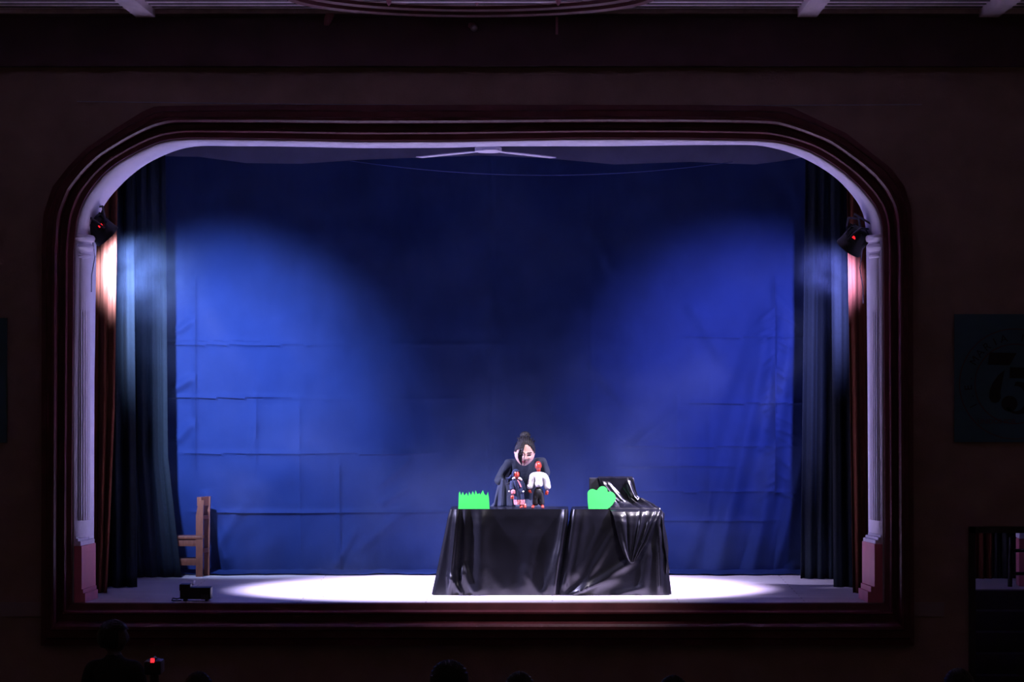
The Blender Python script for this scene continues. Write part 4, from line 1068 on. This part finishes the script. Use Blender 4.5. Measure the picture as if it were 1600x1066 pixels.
# dark wing masking between, and a pale jamb beyond
drape('wing_curtain', 'black curtain hanging beside the rust red one inside the doorway', M['audience'], 2.80, 780, (1549, 1588), (1549, 1588), 3, 0.03, None, seed=9, zbot=0.01)
def rail():
    root = thing('handrail', 'dark handrail standing on the steps inside the side doorway', 'handrail', (W(1578, 0, 1.62).x, 1.62, 0))
    link_bm('post', tube(B(), [W(1578, 917, 1.62) * 1.0, W(1580, 840, 1.62)], 0.022, 10), M['doordark'], root)
    for y in (861, 897): link_bm('rail', tube(B(), [W(1578, y, 1.62), W(1640, y - 2, 1.62)], 0.016, 8), M['doordark'], root)
rail()
bm = B(); a, b = W(1592, 832, 1.9), W(1606, 920, 1.9); box(bm, a.x, b.x, 1.9, 2.1, 0, W(0, 842, 1.9).z, 0.01)
lo = link_bm('post', bm, M['pink']); lo.name = 'wing_post'
tag(lo, 'pink and white post inside the side doorway, right of the handrail', 'post')
bm = B(); box(bm, a.x, b.x, 1.89, 2.11, W(0, 842, 1.9).z, W(0, 780, 1.9).z, 0.01); link_bm('upper_shaft', bm, M['white'], lo)['label'] = 'white upper shaft'

def text_bm(s, size, depth=0.002):
    cu = bpy.data.curves.new('t', 'FONT'); cu.body = s; cu.size = size; cu.extrude = depth; cu.align_x = 'CENTER'
    o = bpy.data.objects.new('t', cu); COL.objects.link(o)
    dg = bpy.context.evaluated_depsgraph_get(); ev = o.evaluated_get(dg); b = bmesh.new(); me = ev.to_mesh(); b.from_mesh(me); ev.to_mesh_clear()
    bpy.data.objects.remove(o); bpy.data.curves.remove(cu); return b
UP = Matrix.Rotation(PI / 2, 4, 'X')
def banner_right():
    yb = -0.012; k = D / F
    a, b = W(1491, 491, 0), W(1679, 691, 0)
    root = thing('banner', 'blue-green anniversary banner with the number 75 on the wall above the side doorway', 'banner', ((a.x + b.x) / 2, 0.0, b.z))
    bm = B(); box(bm, a.x, b.x, yb, 0.012, b.z, a.z); link_bm('sheet', bm, M['banner'], root, smooth=False)
    y = yb - 0.003
    P = lambda x, yy: Vector((W(x, 0, 0).x, y, W(0, yy, 0).z))
    bm = B()
    prism(bm, [P(1546, 551), P(1588, 552), P(1577, 571), P(1543, 570)], Vector((0, 0.003, 0)))
    tail = [(1569.5, 578), (1566, 596), (1563, 612), (1563.5, 622), (1560, 628), (1554.5, 630), (1548.5, 628), (1545.3, 621), (1546, 610), (1551, 598), (1559, 587)]
    prism(bm, [P(*p) for p in tail], Vector((0, 0.003, 0)))
    prism(bm, [P(1578, 574), P(1622, 575), P(1613, 592), P(1577, 591)], Vector((0, 0.003, 0)))
    ballp = [(1577 + 12.5 * math.cos(t), 631 + 12.5 * math.sin(t)) for t in [2 * PI * i / 28 for i in range(28)]]
    prism(bm, [P(*p) for p in ballp], Vector((0, 0.003, 0)))
    outer = [(1591 + 26 * math.cos(t), 622 + 26 * math.sin(t) * 0.98) for t in [math.radians(q) for q in range(-100, 141, 10)]]
    inner_ = [(1587 + 15 * math.cos(t), 623 + 20 * math.sin(t)) for t in [math.radians(q) for q in range(140, -101, -10)]]
    prism(bm, [P(*p) for p in outer + inner_], Vector((0, 0.003, 0)))
    link_bm('number', bm, M['ink'], root, smooth=False)['label'] = 'black number 75'
    bm = B(); cx, cy = 1585, 600
    s = 'I.E. MARIA INMACULADA'
    for i, ch in enumerate(s):
        if ch == ' ': continue
        th = math.radians(208 - i * 11.6)                # from lower left clockwise over the top
        t = text_bm(ch, 17 * k, 0.0012)
        pos = Vector((W(cx + 67 * math.cos(th), 0, 0).x, y, W(0, cy - 67 * math.sin(th), 0).z))
        merge(bm, t, Matrix.Translation(pos) @ Matrix.Rotation(-(th - PI / 2), 4, 'Y') @ UP)
    link_bm('lettering', bm, M['ink'], root, smooth=False)
    bm = B()
    for r in (86, 62):
        rings = [[bm.verts.new((W(cx + q * math.cos(t), 0, 0).x, y, W(0, cy + q * math.sin(t), 0).z)) for t in [2 * PI * i / 120 for i in range(120)]] for q in (r - 0.8, r + 0.8)]
        for i in range(120): bm.faces.new((rings[0][i], rings[0][(i + 1) % 120], rings[1][(i + 1) % 120], rings[1][i]))
    link_bm('ring_lines', bm, M['ink2'], root, smooth=False)
    bm = B(); t = text_bm('UNIDOS POR', 10 * k, 0.0012)
    merge(bm, t, Matrix.Translation(P(1557, 662)) @ UP); link_bm('motto', bm, M['ink2'], root, smooth=False)
banner_right()
a, b = W(-170, 497, 0), W(11, 692, 0)
bm = B(); box(bm, a.x, b.x, -0.012, 0.012, b.z, a.z)
tag(link_bm('banner', bm, M['banner'], smooth=False), 'edge of a blue-green banner at the far left of the wall', 'banner')

# ================================================================== HAZE
def haze():
    bm = B(); box(bm, -4.0, 2.68, 0.95, 3.15, 0.12, 3.98)
    m = bpy.data.materials.new('stage_smoke'); m.use_nodes = True; nt = m.node_tree
    for nd in list(nt.nodes):
        if nd.type == 'BSDF_PRINCIPLED': nt.nodes.remove(nd)
    out = next(nd for nd in nt.nodes if nd.type == 'OUTPUT_MATERIAL')
    vs = nt.nodes.new('ShaderNodeVolumeScatter'); vs.inputs['Color'].default_value = (0.42, 0.58, 1.0, 1); vs.inputs['Anisotropy'].default_value = 0.25
    geo = nt.nodes.new('ShaderNodeNewGeometry')
    n = nt.nodes.new('ShaderNodeTexNoise'); n.inputs['Scale'].default_value = 0.9; n.inputs['Detail'].default_value = 3; n.inputs['Distortion'].default_value = 0.8
    nt.links.new(geo.outputs['Position'], n.inputs['Vector'])
    def math_(op, a, b=None, c=None):
        q = nt.nodes.new('ShaderNodeMath'); q.operation = op
        for i, v in enumerate((a, b, c)):
            if v is None: continue
            if isinstance(v, (int, float)): q.inputs[i].default_value = v
            else: nt.links.new(v, q.inputs[i])
        return q.outputs[0]
    base = math_('MULTIPLY', math_('MAXIMUM', math_('SUBTRACT', n.outputs['Fac'], 0.47), 0.0), 0.13)
    tot = base
    n2 = nt.nodes.new('ShaderNodeTexNoise'); n2.inputs['Scale'].default_value = 3.2; n2.inputs['Detail'].default_value = 3; n2.inputs['Distortion'].default_value = 0.6
    nt.links.new(geo.outputs['Position'], n2.inputs['Vector'])
    for c, r, am in ((W(215, 410, 1.25), 0.75, 0.20), (W(1296, 412, 1.2), 0.36, 0.4)):
        dv = nt.nodes.new('ShaderNodeVectorMath'); dv.operation = 'DISTANCE'; nt.links.new(geo.outputs['Position'], dv.inputs[0]); dv.inputs[1].default_value = c
        fall = math_('MAXIMUM', math_('SUBTRACT', 1.0, math_('DIVIDE', dv.outputs['Value'], r)), 0.0)
        wisp = math_('MAXIMUM', math_('SUBTRACT', n2.outputs['Fac'], 0.40), 0.0)
        tot = math_('ADD', tot, math_('MULTIPLY', math_('MULTIPLY', fall, wisp), am * 2.4))
    nt.links.new(tot, vs.inputs['Density']); nt.links.new(vs.outputs[0], out.inputs['Volume'])
    o = link_bm('stage_haze', bm, m, smooth=False); tag(o, 'thin blue smoke drifting in the lamp beams over the stage', 'haze', kind='stuff')
haze()
